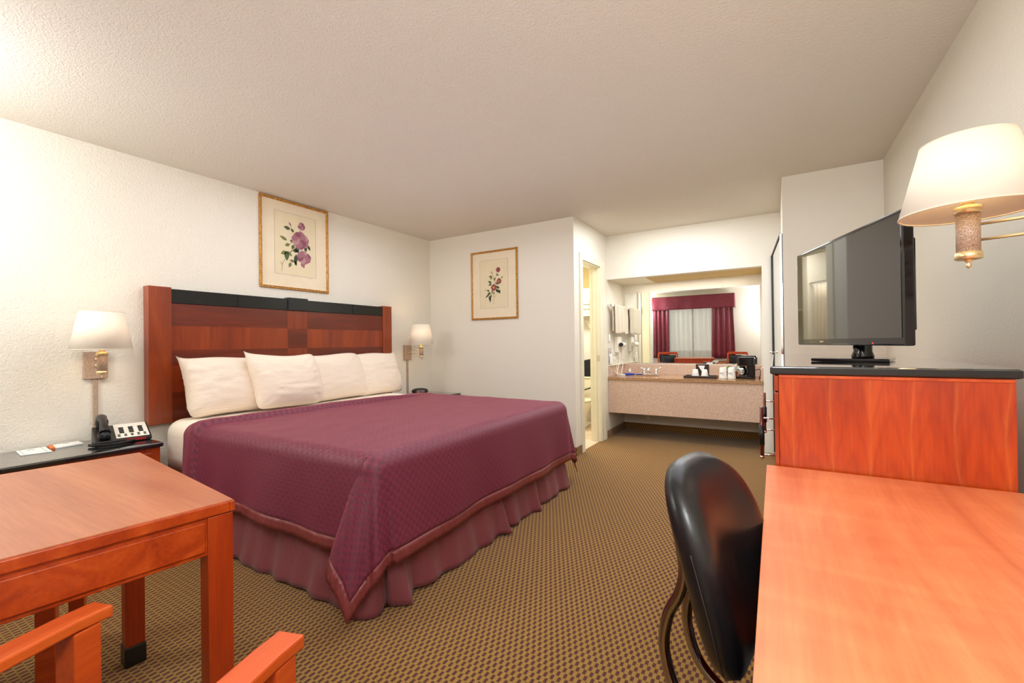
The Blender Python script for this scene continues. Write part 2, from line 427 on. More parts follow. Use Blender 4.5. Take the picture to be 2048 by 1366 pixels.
# niche ceiling with egg-crate light diffuser
slab('trim_1', M['diffuser'], (XD, XN, YV + T - .02, YN, ZH + .004, ZH + .03))
slab('trim_2', M['trimw'], (XD, -1.31, YV + .08, YN, ZH - .001, ZH + .004))
# baseboards: carpet strip in the niche, rubber/carpet elsewhere
slab('baseboard_niche', M['carpet'], (XD + .0, XN, YN - .012, YN, 0, .085))
slab('baseboard_doorway', M['carpet'], (XD, XD + .012, DY1 + .17, YN - .012, 0, .085))
slab('baseboard_back', M['carpet'], (XL, XD, YB - .012, YB, 0, .085), (XD, XD + .012, YB - .012, DY0 - .075, 0, .085))
slab('baseboard_left', M['carpet'], (XL, XL + .012, YF, YB - .012, 0, .085))

# door casing and jamb
m = MB()
m.box(XD, XD + .018, DY0 - .07, DY0, 0, DZ + .07)
m.box(XD, XD + .014, DY1, DY1 + .075, 0, DZ + .07); m.box(XD, XD + .02, DY1 + .075, DY1 + .155, 0, DZ + .07)
m.box(XD, XD + .018, DY0, DY1, DZ, DZ + .07)
struct(m.build('trim_3', M['trimw'], bevel=.003))
m = MB()
m.box(XD - T - .02, XD + .004, DY0, DY0 + .012, 0, DZ); m.box(XD - T - .02, XD + .004, DY1 - .012, DY1, 0, DZ); m.box(XD - T - .02, XD + .004, DY0, DY1, DZ - .012, DZ)
m.box(XD - .075, XD - .04, DY1 - .024, DY1 - .012, 0, DZ)
jb = struct(m.build('trim_4', M['jambw'], bevel=.002))
MB().box(XD - .035, XD - .004, DY1 - .0145, DY1 - .011, .93, 1.0).build('strike_plate', M['nickel'], jb)
# bathroom door leaf, swung open into the bathroom
dr = struct(MB().box(XD - .125 - .52, XD - .125, DY0 + .002, DY0 + .037, .01, DZ - .015).build('door_1', M['jambw'], bevel=.003))
MB().box(XD - .13, XD - .118, DY0 + .03, DY0 + .046, 1.62, 1.72).build('hinge', M['nickel'], dr)
MB().lathe([(.012, 0), (.012, .03), (.026, .035), (.03, .05), (.024, .065)], (XD - .58, DY0 + .037, .96), 20, axis=(0, 1, 0)).build('door_knob', M['nickel'], dr)

# bathroom shell
BX0, BX1, BY0, BY1, BZ = -3.2, XD - T, YB + T, 6.12, 2.34
slab('floor_bathroom', M['tile'], (BX0, XD - .02, BY0, BY1, -.1, 0))
slab('ceiling_bathroom', M['wallB'], (BX0, BX1, BY0, BY1, BZ, BZ + .05))
slab('wall_bathroom_back', M['wallB'], (BX0, BX1 + T, BY1, BY1 + T, 0, BZ + .05))
slab('wall_bathroom_left', M['wallB'], (BX0 - T, BX0, BY0, BY1 + T, 0, BZ + .05))

# mirrored closet door on the closet side wall
def cp(t, z, off=0.0):   # t 0 near .. 1 far, plane slightly skewed off the wall
    x = .052 + (-.012 - .052) * t; y = 4.13 + (5.165 - 4.13) * t
    return (x - off, y, z)
cd = MB(); Z0, Z1 = .02, 2.0
a, b = Vector(cp(0, 0)), Vector(cp(1, 0))
cd.prism([(a.x, a.y, Z0), (b.x, b.y, Z0), (b.x, b.y, Z1), (a.x, a.y, Z1)], (.012, 0, 0))
cdo = struct(cd.build('door_2', M['black_plastic']))
MB().prism([cp(.01, Z0 + .02, .003), cp(.99, Z0 + .02, .003), cp(.99, Z1 - .015, .003), cp(.01, Z1 - .015, .003)], (.003, 0, 0)).build('mirror_glass', M['mirror'], cdo)
MB().beam(cp(.0, Z0, .002), cp(.0, Z1, .002), .024, .014, (1, 0, 0)).build('chrome_stile', M['chrome'], cdo)
MB().beam(cp(1.0, Z0, .006), cp(1.0, Z1, .006), .012, .014, (1, 0, 0)).build('black_stile', M['black_plastic'], cdo)
MB().beam(cp(0, Z1, .004), cp(1, Z1, .004), .012, .014).build('top_rail', M['black_plastic'], cdo)
MB().lathe([(.004, 0), (.004, .02), (.011, .022), (.012, .03), (.008, .034)], cp(.95, 1.03, .004), 14, axis=(-1, 0, 0)).build('knob', M['chrome'], cdo)

# ------------------------------------------------------------------ headboard
HX = -3.61
hb = thing('headboard', (HX, 2.36, .63), 'wide cherry wood headboard with black inlaid top rail behind the pillows', 'headboard')
o = (HX, 2.36, .63)
m = MB(o)
hy0, hy1, iy0, iy1 = 1.272, 3.452, 1.408, 3.33
m.box(XL + .001, HX - .01, iy0, iy1, .63, 1.46)
bk = m.build('panel', M['head_dark'], hb)
rows = ((.63, .84), (.84, 1.025), (1.025, 1.135), (1.135, 1.305), (1.305, 1.462))
secs = ((iy0, 2.262), (2.262, 2.446), (2.446, iy1))
for i, (z0, z1) in enumerate(rows):
    for j, (y0, y1) in enumerate(secs):
        light = (i % 2 == 1) != (j == 1)
        MB(o).box(HX - .01, HX - .001, y0, y1, z0, z1).build('veneer_block', M['head_mid'] if light else M['head_dark'], hb)
for y0, y1 in ((hy0, iy0), (iy1, hy1)):
    MB(o).box(XL + .001, HX + .012, y0, y1, .63, 1.572).build('stile', M['head_stile'], hb, bevel=.003)
for y0, y1 in ((iy0, 1.852), (1.855, 2.262), (2.446, 2.94), (2.943, iy1)):
    MB(o).box(XL + .02, HX + .004, y0, y1, 1.464, 1.562).build('inlay_tile', M['black_inlay'], hb, bevel=.002)
MB(o).box(XL + .01, HX + .018, 2.262, 2.446, 1.464, 1.574).build('centre_block', M['black_inlay'], hb, bevel=.003)

# ------------------------------------------------------------------ bed
BXE, BYN, BYF, BZT = -1.445, 1.275, 3.31, .675   # cloth edge planes, top height
bed = thing('bed', (-2.55, 2.3, 0), 'king-size bed with white sheet and burgundy pleated skirt below the headboard', 'bed')
o = (-2.55, 2.3, 0)
def rbox(m, x0, x1, y0, y1, z0, z1, r, n=6, bulge=0.0):
    # rounded slab: plan rounded rectangle rings stacked with rounded top and bottom edge
    prof = []
    for k in range(n + 1):
        a = pi / 2 * k / n; prof.append((r * (1 - sin(a)), z1 - r * (1 - cos(pi / 2 - (pi / 2 - a))) if False else z1 - r * (1 - cos(a))))
    # from top centre outwards
    ring = []
    levels = [(r * (1 - sin(pi / 2 * k / n)), z1 - r * (1 - cos(pi / 2 * k / n))) for k in range(n + 1)]
    levels += [(0, z0 + (z1 - r - z0) * q) for q in (.66, .33)] + [(r * .3 * q, z0 + r * .3 * (1 - q) * 0) for q in (0, 1)]
    R = r * 1.6
    for ins, z in levels:
        pts = []
        for cx, cy, a0 in ((x1 - R, y1 - R, 0), (x0 + R, y1 - R, pi / 2), (x0 + R, y0 + R, pi), (x1 - R, y0 + R, 3 * pi / 2)):
            for k in range(7):
                a = a0 + pi / 2 * k / 6; rr = max(R - ins, .001); pts.append((cx + rr * cos(a), cy + rr * sin(a), z))
        ring.append([m.v(p) for p in pts])
    m.f(ring[0], 0, True)
    for a, b in zip(ring, ring[1:]):
        k = len(a)
        for i in range(k): m.f([a[i], b[i], b[(i + 1) % k], a[(i + 1) % k]], 0, True)
    m.f(list(reversed(ring[-1])), 0)
m = MB(o); rbox(m, -3.575, -1.5, 1.325, 3.275, .36, .665, .085); m.build('mattress', M['sheet'], bed)
m = MB(o); rbox(m, -3.57, -1.51, 1.34, 3.26, .16, .36, .03); m.build('box_base', M['sheet'], bed)
for x in (-3.4, -1.7):
    for y in (1.5, 2.3, 3.1): MB(o).lathe([(.02, 0), (.025, .16)], (x, y, 0), 12).build('leg', M['black_plastic'], bed)

# skirt
def skirt_path():
    pts = []; R = .05; x1, y0, y1 = -1.485, 1.315, 3.27
    x = -3.5
    while x < x1 - R: pts.append((x, y0, 0, -1)); x += .012
    for k in range(9):
        a = -pi / 2 + pi / 2 * k / 8; pts.append((x1 - R + R * cos(a), y0 + R + R * sin(a), cos(a), sin(a)))
    y = y0 + R
    while y < y1 - R: pts.append((x1, y, 1, 0)); y += .012
    for k in range(9):
        a = pi / 2 * k / 8; pts.append((x1 - R + R * cos(a), y1 - R + R * sin(a), cos(a), sin(a)))
    x = x1 - R
    while x > -3.5: pts.append((x, y1, 0, 1)); x -= .03
    return pts
sp_ = skirt_path()
L = [0]
for p, q in zip(sp_, sp_[1:]): L.append(L[-1] + hypot(q[0] - p[0], q[1] - p[1]))
Lc = L[min(range(len(sp_)), key=lambda i: hypot(sp_[i][0] + 1.485, sp_[i][1] - 1.315))]
Lm = L[min(range(len(sp_)), key=lambda i: hypot(sp_[i][0] + 1.485, sp_[i][1] - 2.25))]
def pleat(l):    # deep kick pleats at the corner and the middle of the foot side
    s = 0
    for c, w, d in ((Lc + .10, .030, .055), (Lc - .05, .022, .03), (Lc + .03, .02, -.05), (Lc + .19, .03, -.03), (Lm, .028, .06), (Lm + .06, .022, -.05), (Lm + .42, .03, .03), (Lm + .5, .02, -.02)):
        s += d * exp(-((l - c) / w) ** 2)
    return s
def skf(i, v):
    x, y, nx, ny = sp_[int(i)]; l = L[int(i)]; k = 1 - v
    wv = .006 * sin(l * 23) + .005 * sin(l * 41 + 1.3) + .012 * mnoise.noise(Vector((l * 2.2, 0, 3.1)))
    off = .0 + wv * (.3 + k) + pleat(l) * k ** 1.2 + .062 * k ** 1.3 + .004 * mnoise.noise(Vector((l * 9, v * 5, 0)))
    z = .004 + v * .355 + .006 * (1 + sin(l * 9)) * k ** 6
    return (x + nx * off, y + ny * off, z)
m = MB(o); m.grid(skf, list(range(len(sp_))), arange(0, 1, 14), flip=True)
m.build('bed_skirt', M['skirt'], bed, solid=.003)

# bedspread (lies on the bed)
S0 = -3.14; RR = .075; DS, DF = .455, .50
LS = (BXE - RR) - S0; LT = (BYF - RR) - (BYN + RR)
def drop(r, fl):
    q = RR * pi / 2
    if r < q: return RR * sin(r / RR), RR * (1 - cos(r / RR))
    return RR + (r - q) * fl, RR + (r - q) * sqrt(max(0, 1 - fl * fl))
def cloth(s, t):
    a = max(0, s - LS); bn = max(0, -t); bf = max(0, t - LT)
    x = S0 + min(s, LS); y = BYN + RR + min(max(t, 0), LT); z = BZT
    b = bn if bn > 0 else bf; sg = -1 if bn > 0 else 1
    # turned-down head end: soft roll with a crease
    wr = sstep(-.02, .16, s) * (1 - sstep(.185 + .03 * sin(t * 1.3), .203 + .03 * sin(t * 1.3), s)) * (1 - .85 * sstep(LT - .6, LT - .05, t))
    z += .030 * wr - .004 * (1 - sstep(0, .02, s))
    fade = 1 - sstep(0, .1, a + b)
    x += .09 * fade * sstep(LT * .35, LT, t) * (1 - sstep(0, 1.2, s))   # edge drawn a little askew
    z += fade * (.004 * mnoise.noise(Vector((s * 3, t * 3, 0))) + .003 * mnoise.noise(Vector((s * 9, t * 9, 2))))
    if a <= 0 and b <= 0: return (x, y, z)
    r = hypot(a, b)
    if a > 0 and b > 0:
        th = atan2(b, a)
        fl = .09 + .20 * exp(-((th - .82) / .30) ** 2) + .10 * exp(-((th - .36) / .12) ** 2) + .12 * exp(-((th - 1.08) / .18) ** 2)
        ox, dz = drop(r, fl); ang = th + .5 * sin(2 * th) + .75 * exp(-((th - 1.12) / .16) ** 2)
        x += ox * cos(ang); y += sg * ox * sin(ang); z -= dz
    elif a > 0:
        w = .085 + .028 * sin(t * 6.1 + .8) + .022 * sin(t * 13 + 2) + .02 * exp(-(t / .25) ** 2)
        ox, dz = drop(r, max(.0, w)); x += ox; z -= dz + r * .012 * sin(t * 5)
    else:
        w = .10 + .04 * sin(s * 7.2 + 1.2) + .03 * sin(s * 15) + .05 * exp(-((s - LS) / .25) ** 2) + .015 * (1 - wr)
        ox, dz = drop(r, max(.0, w)); y += sg * ox; z -= dz + r * .02 * sin(s * 6)
        if s < .6: x += r * .26 * (1 - s / .6) * (1 if sg < 0 else .4)
        y += sg * .02 * wr
    return (x, y, max(z, .012))
HB = .055   # hem band
def lineset(segs):
    out = []
    for a, b, n in segs: out += arange(a, b, n)[:-1]
    return out + [segs[-1][1]]
us = lineset([(0, .26, 26), (.26, LS, 60), (LS, LS + .09, 8), (LS + .09, LS + DF - HB, 22)])
vs = lineset([(-DS + HB, -.09, 22), (-.09, 0, 8), (0, LT, 60), (LT, LT + .09, 8), (LT + .09, LT + DS - HB, 16)])
so = (-2.4, 2.3, BZT)
bs = thing('bedspread', so, 'burgundy quilted bedspread with a fine check weave, turned back below the pillows', 'bedspread')
m = MB(so); m.grid(cloth, us, vs, uv=True); m.build('quilted_cover', M['spread'], bs, solid=.006)
m = MB(so)
hu = arange(LS + DF - HB, LS + DF, 3); hv = arange(-DS, -DS + HB, 3); hf = arange(LT + DS - HB, LT + DS, 3)
def clothb(s, t):
    p = Vector(cloth(s, t)); fr = .0025 * sin((s if s < LS + DF - HB - .001 else t) * 210)
    return p + Vector((fr if s > LS + DF - HB - .001 else 0, -fr if t < -DS + HB + .001 else 0, 0))
m.grid(clothb, us, hv, uv=True); m.grid(clothb, us, hf, uv=True)
m.grid(clothb, hu, hv + vs[1:-1] + hf, uv=True)
m.build('hem_border', M['satin'], bs, solid=.0045, merge=.0005)

# pillows
def pillow(name_lab, c, w, h, t, lean, rz, seed, crn=1.0, ear_s=-1):
    pm = MB((0, 0, 0)); n = 34; rnd = seed
    def side(sg):
        def fn(u, v):
            mx = max(abs(u), abs(v)); kk = (abs(u) ** 10 + abs(v) ** 10) ** .1 if mx else 1; rd = mx / kk if mx else 1
            ear = max(0, ear_s * u) ** 6 * max(0, v) ** 6                # the corner that sticks up
            rd = rd + (1 - rd) * ear
            e = (max(0, 1 - abs(u) ** 3.0) ** .5) * (max(0, 1 - abs(v) ** 2.8) ** .5)
            px = w / 2 * u * rd * (1 + .03 * ear); py = h / 2 * v * rd * (1 - .03 * (1 - u * u) + .12 * ear)
            cn = abs(u * v) ** 3
            if u < 0: px *= 1 - .10 * ((1 - v) / 2) ** 2 * crn             # lower end tucked in
            px += .012 * sin(v * 2.4 + seed); py += .008 * sin(u * 3.1 + seed * 2) * (.3 + .7 * max(0, v))
            wr = .006 * mnoise.noise(Vector((u * 2.2 + seed * 7, v * 6, sg))) + .005 * mnoise.noise(Vector((u * 5 + seed, v * 13, sg))) * (abs(u) + .2)
            zz = sg * (t / 2 * e * (1 - .12 * v) + wr * min(1, e * 3)) + .01 * cn * sin(seed + u)
            return (px, py, zz)
        return fn
    k = arange(-1, 1, n)
    sf = side(1); uvf = lambda u, v: sf(u, v)[:2]
    pm.grid(side(1), k, k, uv=uvf); pm.grid(side(-1), k, k, uv=uvf, flip=True)
    ob = pm.build('pillow', M['pillow'], merge=.0004)
    # local X across the bed, local Y up, local Z out towards the foot
    ob.matrix_world = Matrix.Translation(c) @ Matrix.Rotation(rz, 4, 'Z') @ Matrix.Rotation(-lean, 4, 'Y') @ Matrix(((0, 0, 1, 0), (1, 0, 0, 0), (0, 1, 0, 0), (0, 0, 0, 1)))
    return tag(ob, name_lab, 'pillow', 'pillows against the headboard')
pillow('leftmost white striped pillow, nearest the telephone nightstand, one corner sticking up', (-3.42, 1.66, .876), .54, .42, .21, radians(16), radians(3), 1)
pillow('plump white striped pillow, second from the telephone, standing forward with a raised corner', (-3.285, 2.045, .885), .54, .42, .21, radians(15), radians(-4), 2)
pillow('wide white striped pillow between the middle of the headboard and the far pillow', (-3.405, 2.56, .876), .70, .42, .21, radians(15), radians(2), 3, .4, 0)
pillow('farthest white striped pillow, beside the far wall lamp', (-3.42, 3.08, .870), .56, .42, .19, radians(15), radians(-2), 4, .3, 1)

# ------------------------------------------------------------------ nightstands
def nightstand(x0, x1, y0, y1, label):
    cx, cy = (x0 + x1) / 2, (y0 + y1) / 2; o = (cx, cy, 0)
    r = thing('nightstand', o, label, 'nightstand', 'cherry nightstands with black tops')
    zt = .585
    MB(o).box(x0, x1 + .02, y0 - .01, y1 + .01, zt - .028, zt).build('top', M['granite_black'], r, bevel=.008, seg=3)
    MB(o).box(x0, x1 - .005, y0, y1, .05, zt - .028).build('body', M['wood_frame'], r, bevel=.002)
    MB(o).box(x0 + .02, x1 - .03, y0 + .02, y1 - .02, 0, .05).build('plinth', M['wood_dark'], r)
    for z0, z1 in ((.33, .53), (.09, .32)):
        d = MB(o).box(x1 - .006, x1 + .012, y0 + .045, y1 - .045, z0, z1).build('drawer', M['wood_framey'], r, bevel=.003)
        MB(o).tube([(x1 + .012, cy - .06, (z0 + z1) / 2), (x1 + .035, cy - .06, (z0 + z1) / 2), (x1 + .035, cy + .06, (z0 + z1) / 2), (x1 + .012, cy + .06, (z0 + z1) / 2)], .005).build('handle', M['nickel'], d)
    return r
nightstand(XL + .002, -3.19, .545, 1.185, 'cherry nightstand with black top holding the telephone, nearest the camera')
nightstand(XL + .002, -3.17, 3.42, 4.08, 'cherry nightstand with black top in the corner, holding the clock radio')

# telephone
PZ = .586
po = (-3.47, 1.07, PZ); PR = radians(-12)
ph = thing('telephone', po, 'black desk telephone with white faceplate and coiled cord on the near nightstand', 'telephone', rz=PR)
def Pm(): return MB((0, 0, 0))
b = Pm()
# local: x towards room, y along wall (handset at low y)
b.prism([(-.10, -.11, 0), (.11, -.11, 0), (.11, -.11, .022), (-.10, -.11, .085)], (0, .26, 0))
b.build('base', M['black_plastic'], ph, bevel=.006)
def slope(x): return .022 + (.11 - x) * (.063 / .21)
fp = Pm(); fp.prism([(-.09, -.015, slope(-.09) + .001), (.10, -.015, slope(.10) + .001), (.10, -.015, slope(.1) + .005), (-.09, -.015, slope(-.09) + .005)], (0, .155, 0))
fpo = fp.build('faceplate', M['white_plastic'], ph, bevel=.001)
kb = Pm()
for i in range(4):
    for j in range(3):
        x = -.03 + i * .022; y = .015 + j * .045
        kb.box(x - .007, x + .007, y - .010, y + .012, slope(x) + .003, slope(x) + .010)
for i in range(2):
    for j in range(5):
        x = .064 + i * .018; y = .0 + j * .03
        kb.box(x - .004, x + .004, y - .006, y + .006, slope(x) + .003, slope(x) + .009)
kb.build('keypad', M['black_plastic'], fpo)
MB().box(.105, .112, .03, .12, .006, .02).build('message_light', M['red_strip'], ph)
h = Pm(); hp = []
for k in range(13):
    q = -1 + 2 * k / 12; x = q * .105; hp.append((x, -.065, slope(x) + .045 + .022 * (1 - q * q)))
h.tube(hp, [.017 + .010 * (abs(-1 + k / 6.0)) ** 1.5 for k in range(13)], 16)
h.lathe([(.026, -.024), (.031, -.012), (.030, .010), (.018, .024)], (-.088, -.065, slope(-.088) + .03), 18); h.lathe([(.026, -.024), (.031, -.012), (.030, .010), (.018, .024)], (.088, -.065, slope(.088) + .028), 18)
h.build('handset', M['black_plastic'], ph)
c = []; N = 420
for k in range(N):
    q = k / (N - 1); a = pi * q
    cx = .11 + .075 * sin(a) ** .7; cy = -.135 + .20 * q; cz = .010
    w = q * 46 * 2 * pi; tx, ty = cos(a) * .045 * pi, .14; ln = hypot(tx, ty); nx, ny = -ty / ln, tx / ln
    c.append((cx + nx * .006 * cos(w), cy + ny * .006 * cos(w), cz + .006 * sin(w)))
Pm().tube(c, .0022, 5).build('coiled_cord', M['black_plastic'], ph)

# papers and card
def quadthing(name, pts, z, th, mat, label, cat):
    cx = sum(p[0] for p in pts) / 4; cy = sum(p[1] for p in pts) / 4; o = (cx, cy, z)
    r = thing(name, o, label, cat)
    MB(o).prism([(x, y, z) for x, y in pts], (0, 0, th)).build('sheet', mat, r)
    return r, o
r, o = quadthing('paper_sleeve', [(-3.62, .675), (-3.44, .66), (-3.42, .775), (-3.62, .79)], PZ, .004, M['paper'], 'pale printed paper sleeve lying left of the slim white card', 'paper')
for q in (.12, .84):
    p0 = Vector((-3.62, .675 + .115 * q, PZ + .0042)); p1 = Vector((-3.44 + .02 * q, .66 + .115 * q, PZ + .0042))
    MB(o).beam(p0, p1, .0015, .0006).build('printed_line', M['ink'], r)
MB(o).box(-3.58, -3.572, .71, .74, PZ + .004, PZ + .0048).build('printed_mark', M['ink'], r)
r, o = quadthing('notepad', [(-3.62, .82), (-3.50, .805), (-3.525, .93), (-3.635, .935)], PZ, .007, M['paper'], 'slim white card with an orange end lying beside the telephone', 'card')
MB(o).prism([(-3.62, .800, PZ), (-3.495, .785, PZ), (-3.50, .805, PZ), (-3.62, .820, PZ)], (0, 0, .009)).build('orange_end', M['orange'], r)
MB(o).box(-3.60, -3.595, .86, .885, PZ + .007, PZ + .0078).build('printed_mark', M['ink'], r)

# clock radio
co = (-3.52, 3.80, .586)
ck = thing('clock_radio', co, 'small black oval clock radio on the corner nightstand', 'clock', rz=radians(-38))
m = MB()
def blob(u, v):
    a = 2 * pi * u; ph_ = -pi / 2 + pi * v
    return (.055 * cos(a) * max(0, cos(ph_)) ** .6, .095 * sin(a) * max(0, cos(ph_)) ** .6, .032 + .032 * sin(ph_) + .008 * cos(ph_) * (-cos(a)))
m.grid(blob, arange(0, 1, 32), arange(0, 1, 14)); m.build('body', M['black_plastic'], ck, merge=.0003)
MB().prism([(.044, -.045, .022), (.044, .045, .022), (.037, .042, .048), (.037, -.042, .048)], (.012, 0, 0)).build('display', plain('clock_display', (120, 78, 84), .15), ck)

# ------------------------------------------------------------------ swing-arm lamps
def lamp(wallx, sg, py, pz, cx, cy, zb, zt, shz, shh, rb, rt, label, cond, watt):
    o = (wallx, py, pz)
    r = thing('wall_lamp', o, label, 'lamp', 'swing-arm wall lamps')
    X = lambda d: wallx + sg * d
    x0, x1 = sorted((X(.001), X(.022)))
    MB(o).box(x0, x1, py - .058, py + .058, pz - .085, pz + .085).build('wall_plate', M['speckle'], r, bevel=.003)
    if cond is not None:
        x0, x1 = sorted((X(.001), X(.014)))
        MB(o).box(x0, x1, py - .012, py + .012, cond, pz - .085).build('cord_cover', M['speckle'], r, bevel=.002)
    ex = cx + (0 if abs(cx - wallx) < .1 else (-sg * .02))
    zc = (zb + zt) / 2
    pts1 = [(X(.02), py, zc + .02), (ex, cy, zc + .02)]; pts2 = [(X(.02), py, zc - .02), (ex, cy, zc - .02)]
    for pp in (pts1, pts2): MB(o).tube(pp, .0035).build('swing_arm', M['brass'], r)
    for z in (zc + .02, zc - .02): MB(o).lathe([(.002, -.008), (.007, -.005), (.008, 0), (.007, .005), (.002, .008)], (X(.028), py, z), 14).build('arm_pivot', M['brass'], r)
    m = MB(o); m.lathe([(.023, zb + .018), (.023, zt - .018)], (cx, cy, 0), 28); bd = m.build('lamp_body', M['speckle'], r)
    for a, b in ((zb, zb + .02), (zt - .02, zt)): MB(o).lathe([(.022, a), (.0265, a + .002), (.0265, b - .002), (.022, b)], (cx, cy, 0), 32).build('brass_collar', M['brass'], r)
    MB(o).lathe([(.001, zb - .022), (.005, zb - .018), (.0055, zb - .012), (.003, zb - .008), (.008, zb - .004), (.01, zb)], (cx, cy, 0), 16).build('finial', M['brass'], r)
    MB(o).lathe([(.012, zt), (.014, zt + .01), (.010, zt + .014), (.016, zt + .03), (.016, zt + .05), (.012, zt + .055)], (cx, cy, 0), 16).build('socket', M['brass'], r)
    MB(o).lathe([(.010, zt + .055), (.014, zt + .065), (.026, zt + .095), (.028, zt + .115), (.018, zt + .138), (.004, zt + .145)], (cx, cy, 0), 20).build('bulb', M['bulb'], r)
    m = MB(o); m.lathe([(rb, shz), (rt, shz + shh)], (cx, cy, 0), 56, caps=False)
    sh = m.build('lamp_shade', M['shade'], r, solid=.0018)
    for rr, z in ((rb, shz), (rt, shz + shh)): MB(o).tube([(cx + rr * cos(2 * pi * k / 56), cy + rr * sin(2 * pi * k / 56), z) for k in range(56)], .0022, 6, closed=True).build('trim_ring', M['shade_trim'], sh)
    m = MB(o)
    for k in range(3):
        a = 2 * pi * k / 3 + .4; m.tube([(cx + .004 * cos(a), cy + .004 * sin(a), shz + shh - .03), (cx + rt * cos(a), cy + rt * sin(a), shz + shh - .01)], .0015, 6)
    m.tube([(cx, cy, zt + .14), (cx, cy, shz + shh - .03)], .002, 6)
    m.build('shade_spider', M['brass'], r)
    ld = bpy.data.lights.new('bulb_light', 'POINT'); ld.energy = watt; ld.color = (1, .68, .36); ld.shadow_soft_size = .03
    lo = bpy.data.objects.new('bulb_light', ld); COL.objects.link(lo); lo.location = (cx, cy, zt + .17)
    return r
lamp(XL, 1, 1.022, 1.048, -3.42, .985, 1.0, 1.13, 1.146, .222, .142, .098, 'lit brass swing-arm wall lamp with cream shade above the telephone', .588, .45)
lamp(XL, 1, 3.75, 1.066, -3.40, 3.70, 1.01, 1.135, 1.155, .222, .138, .092, 'lit brass swing-arm wall lamp with cream shade in the corner beyond the bed', .588, .6)
lamp(XR, -1, 1.50, 1.40, .432, 1.58, 1.348, 1.486, 1.472, .182, .135, .090, 'large brass swing-arm wall lamp with white shade over the desk', None, .35)

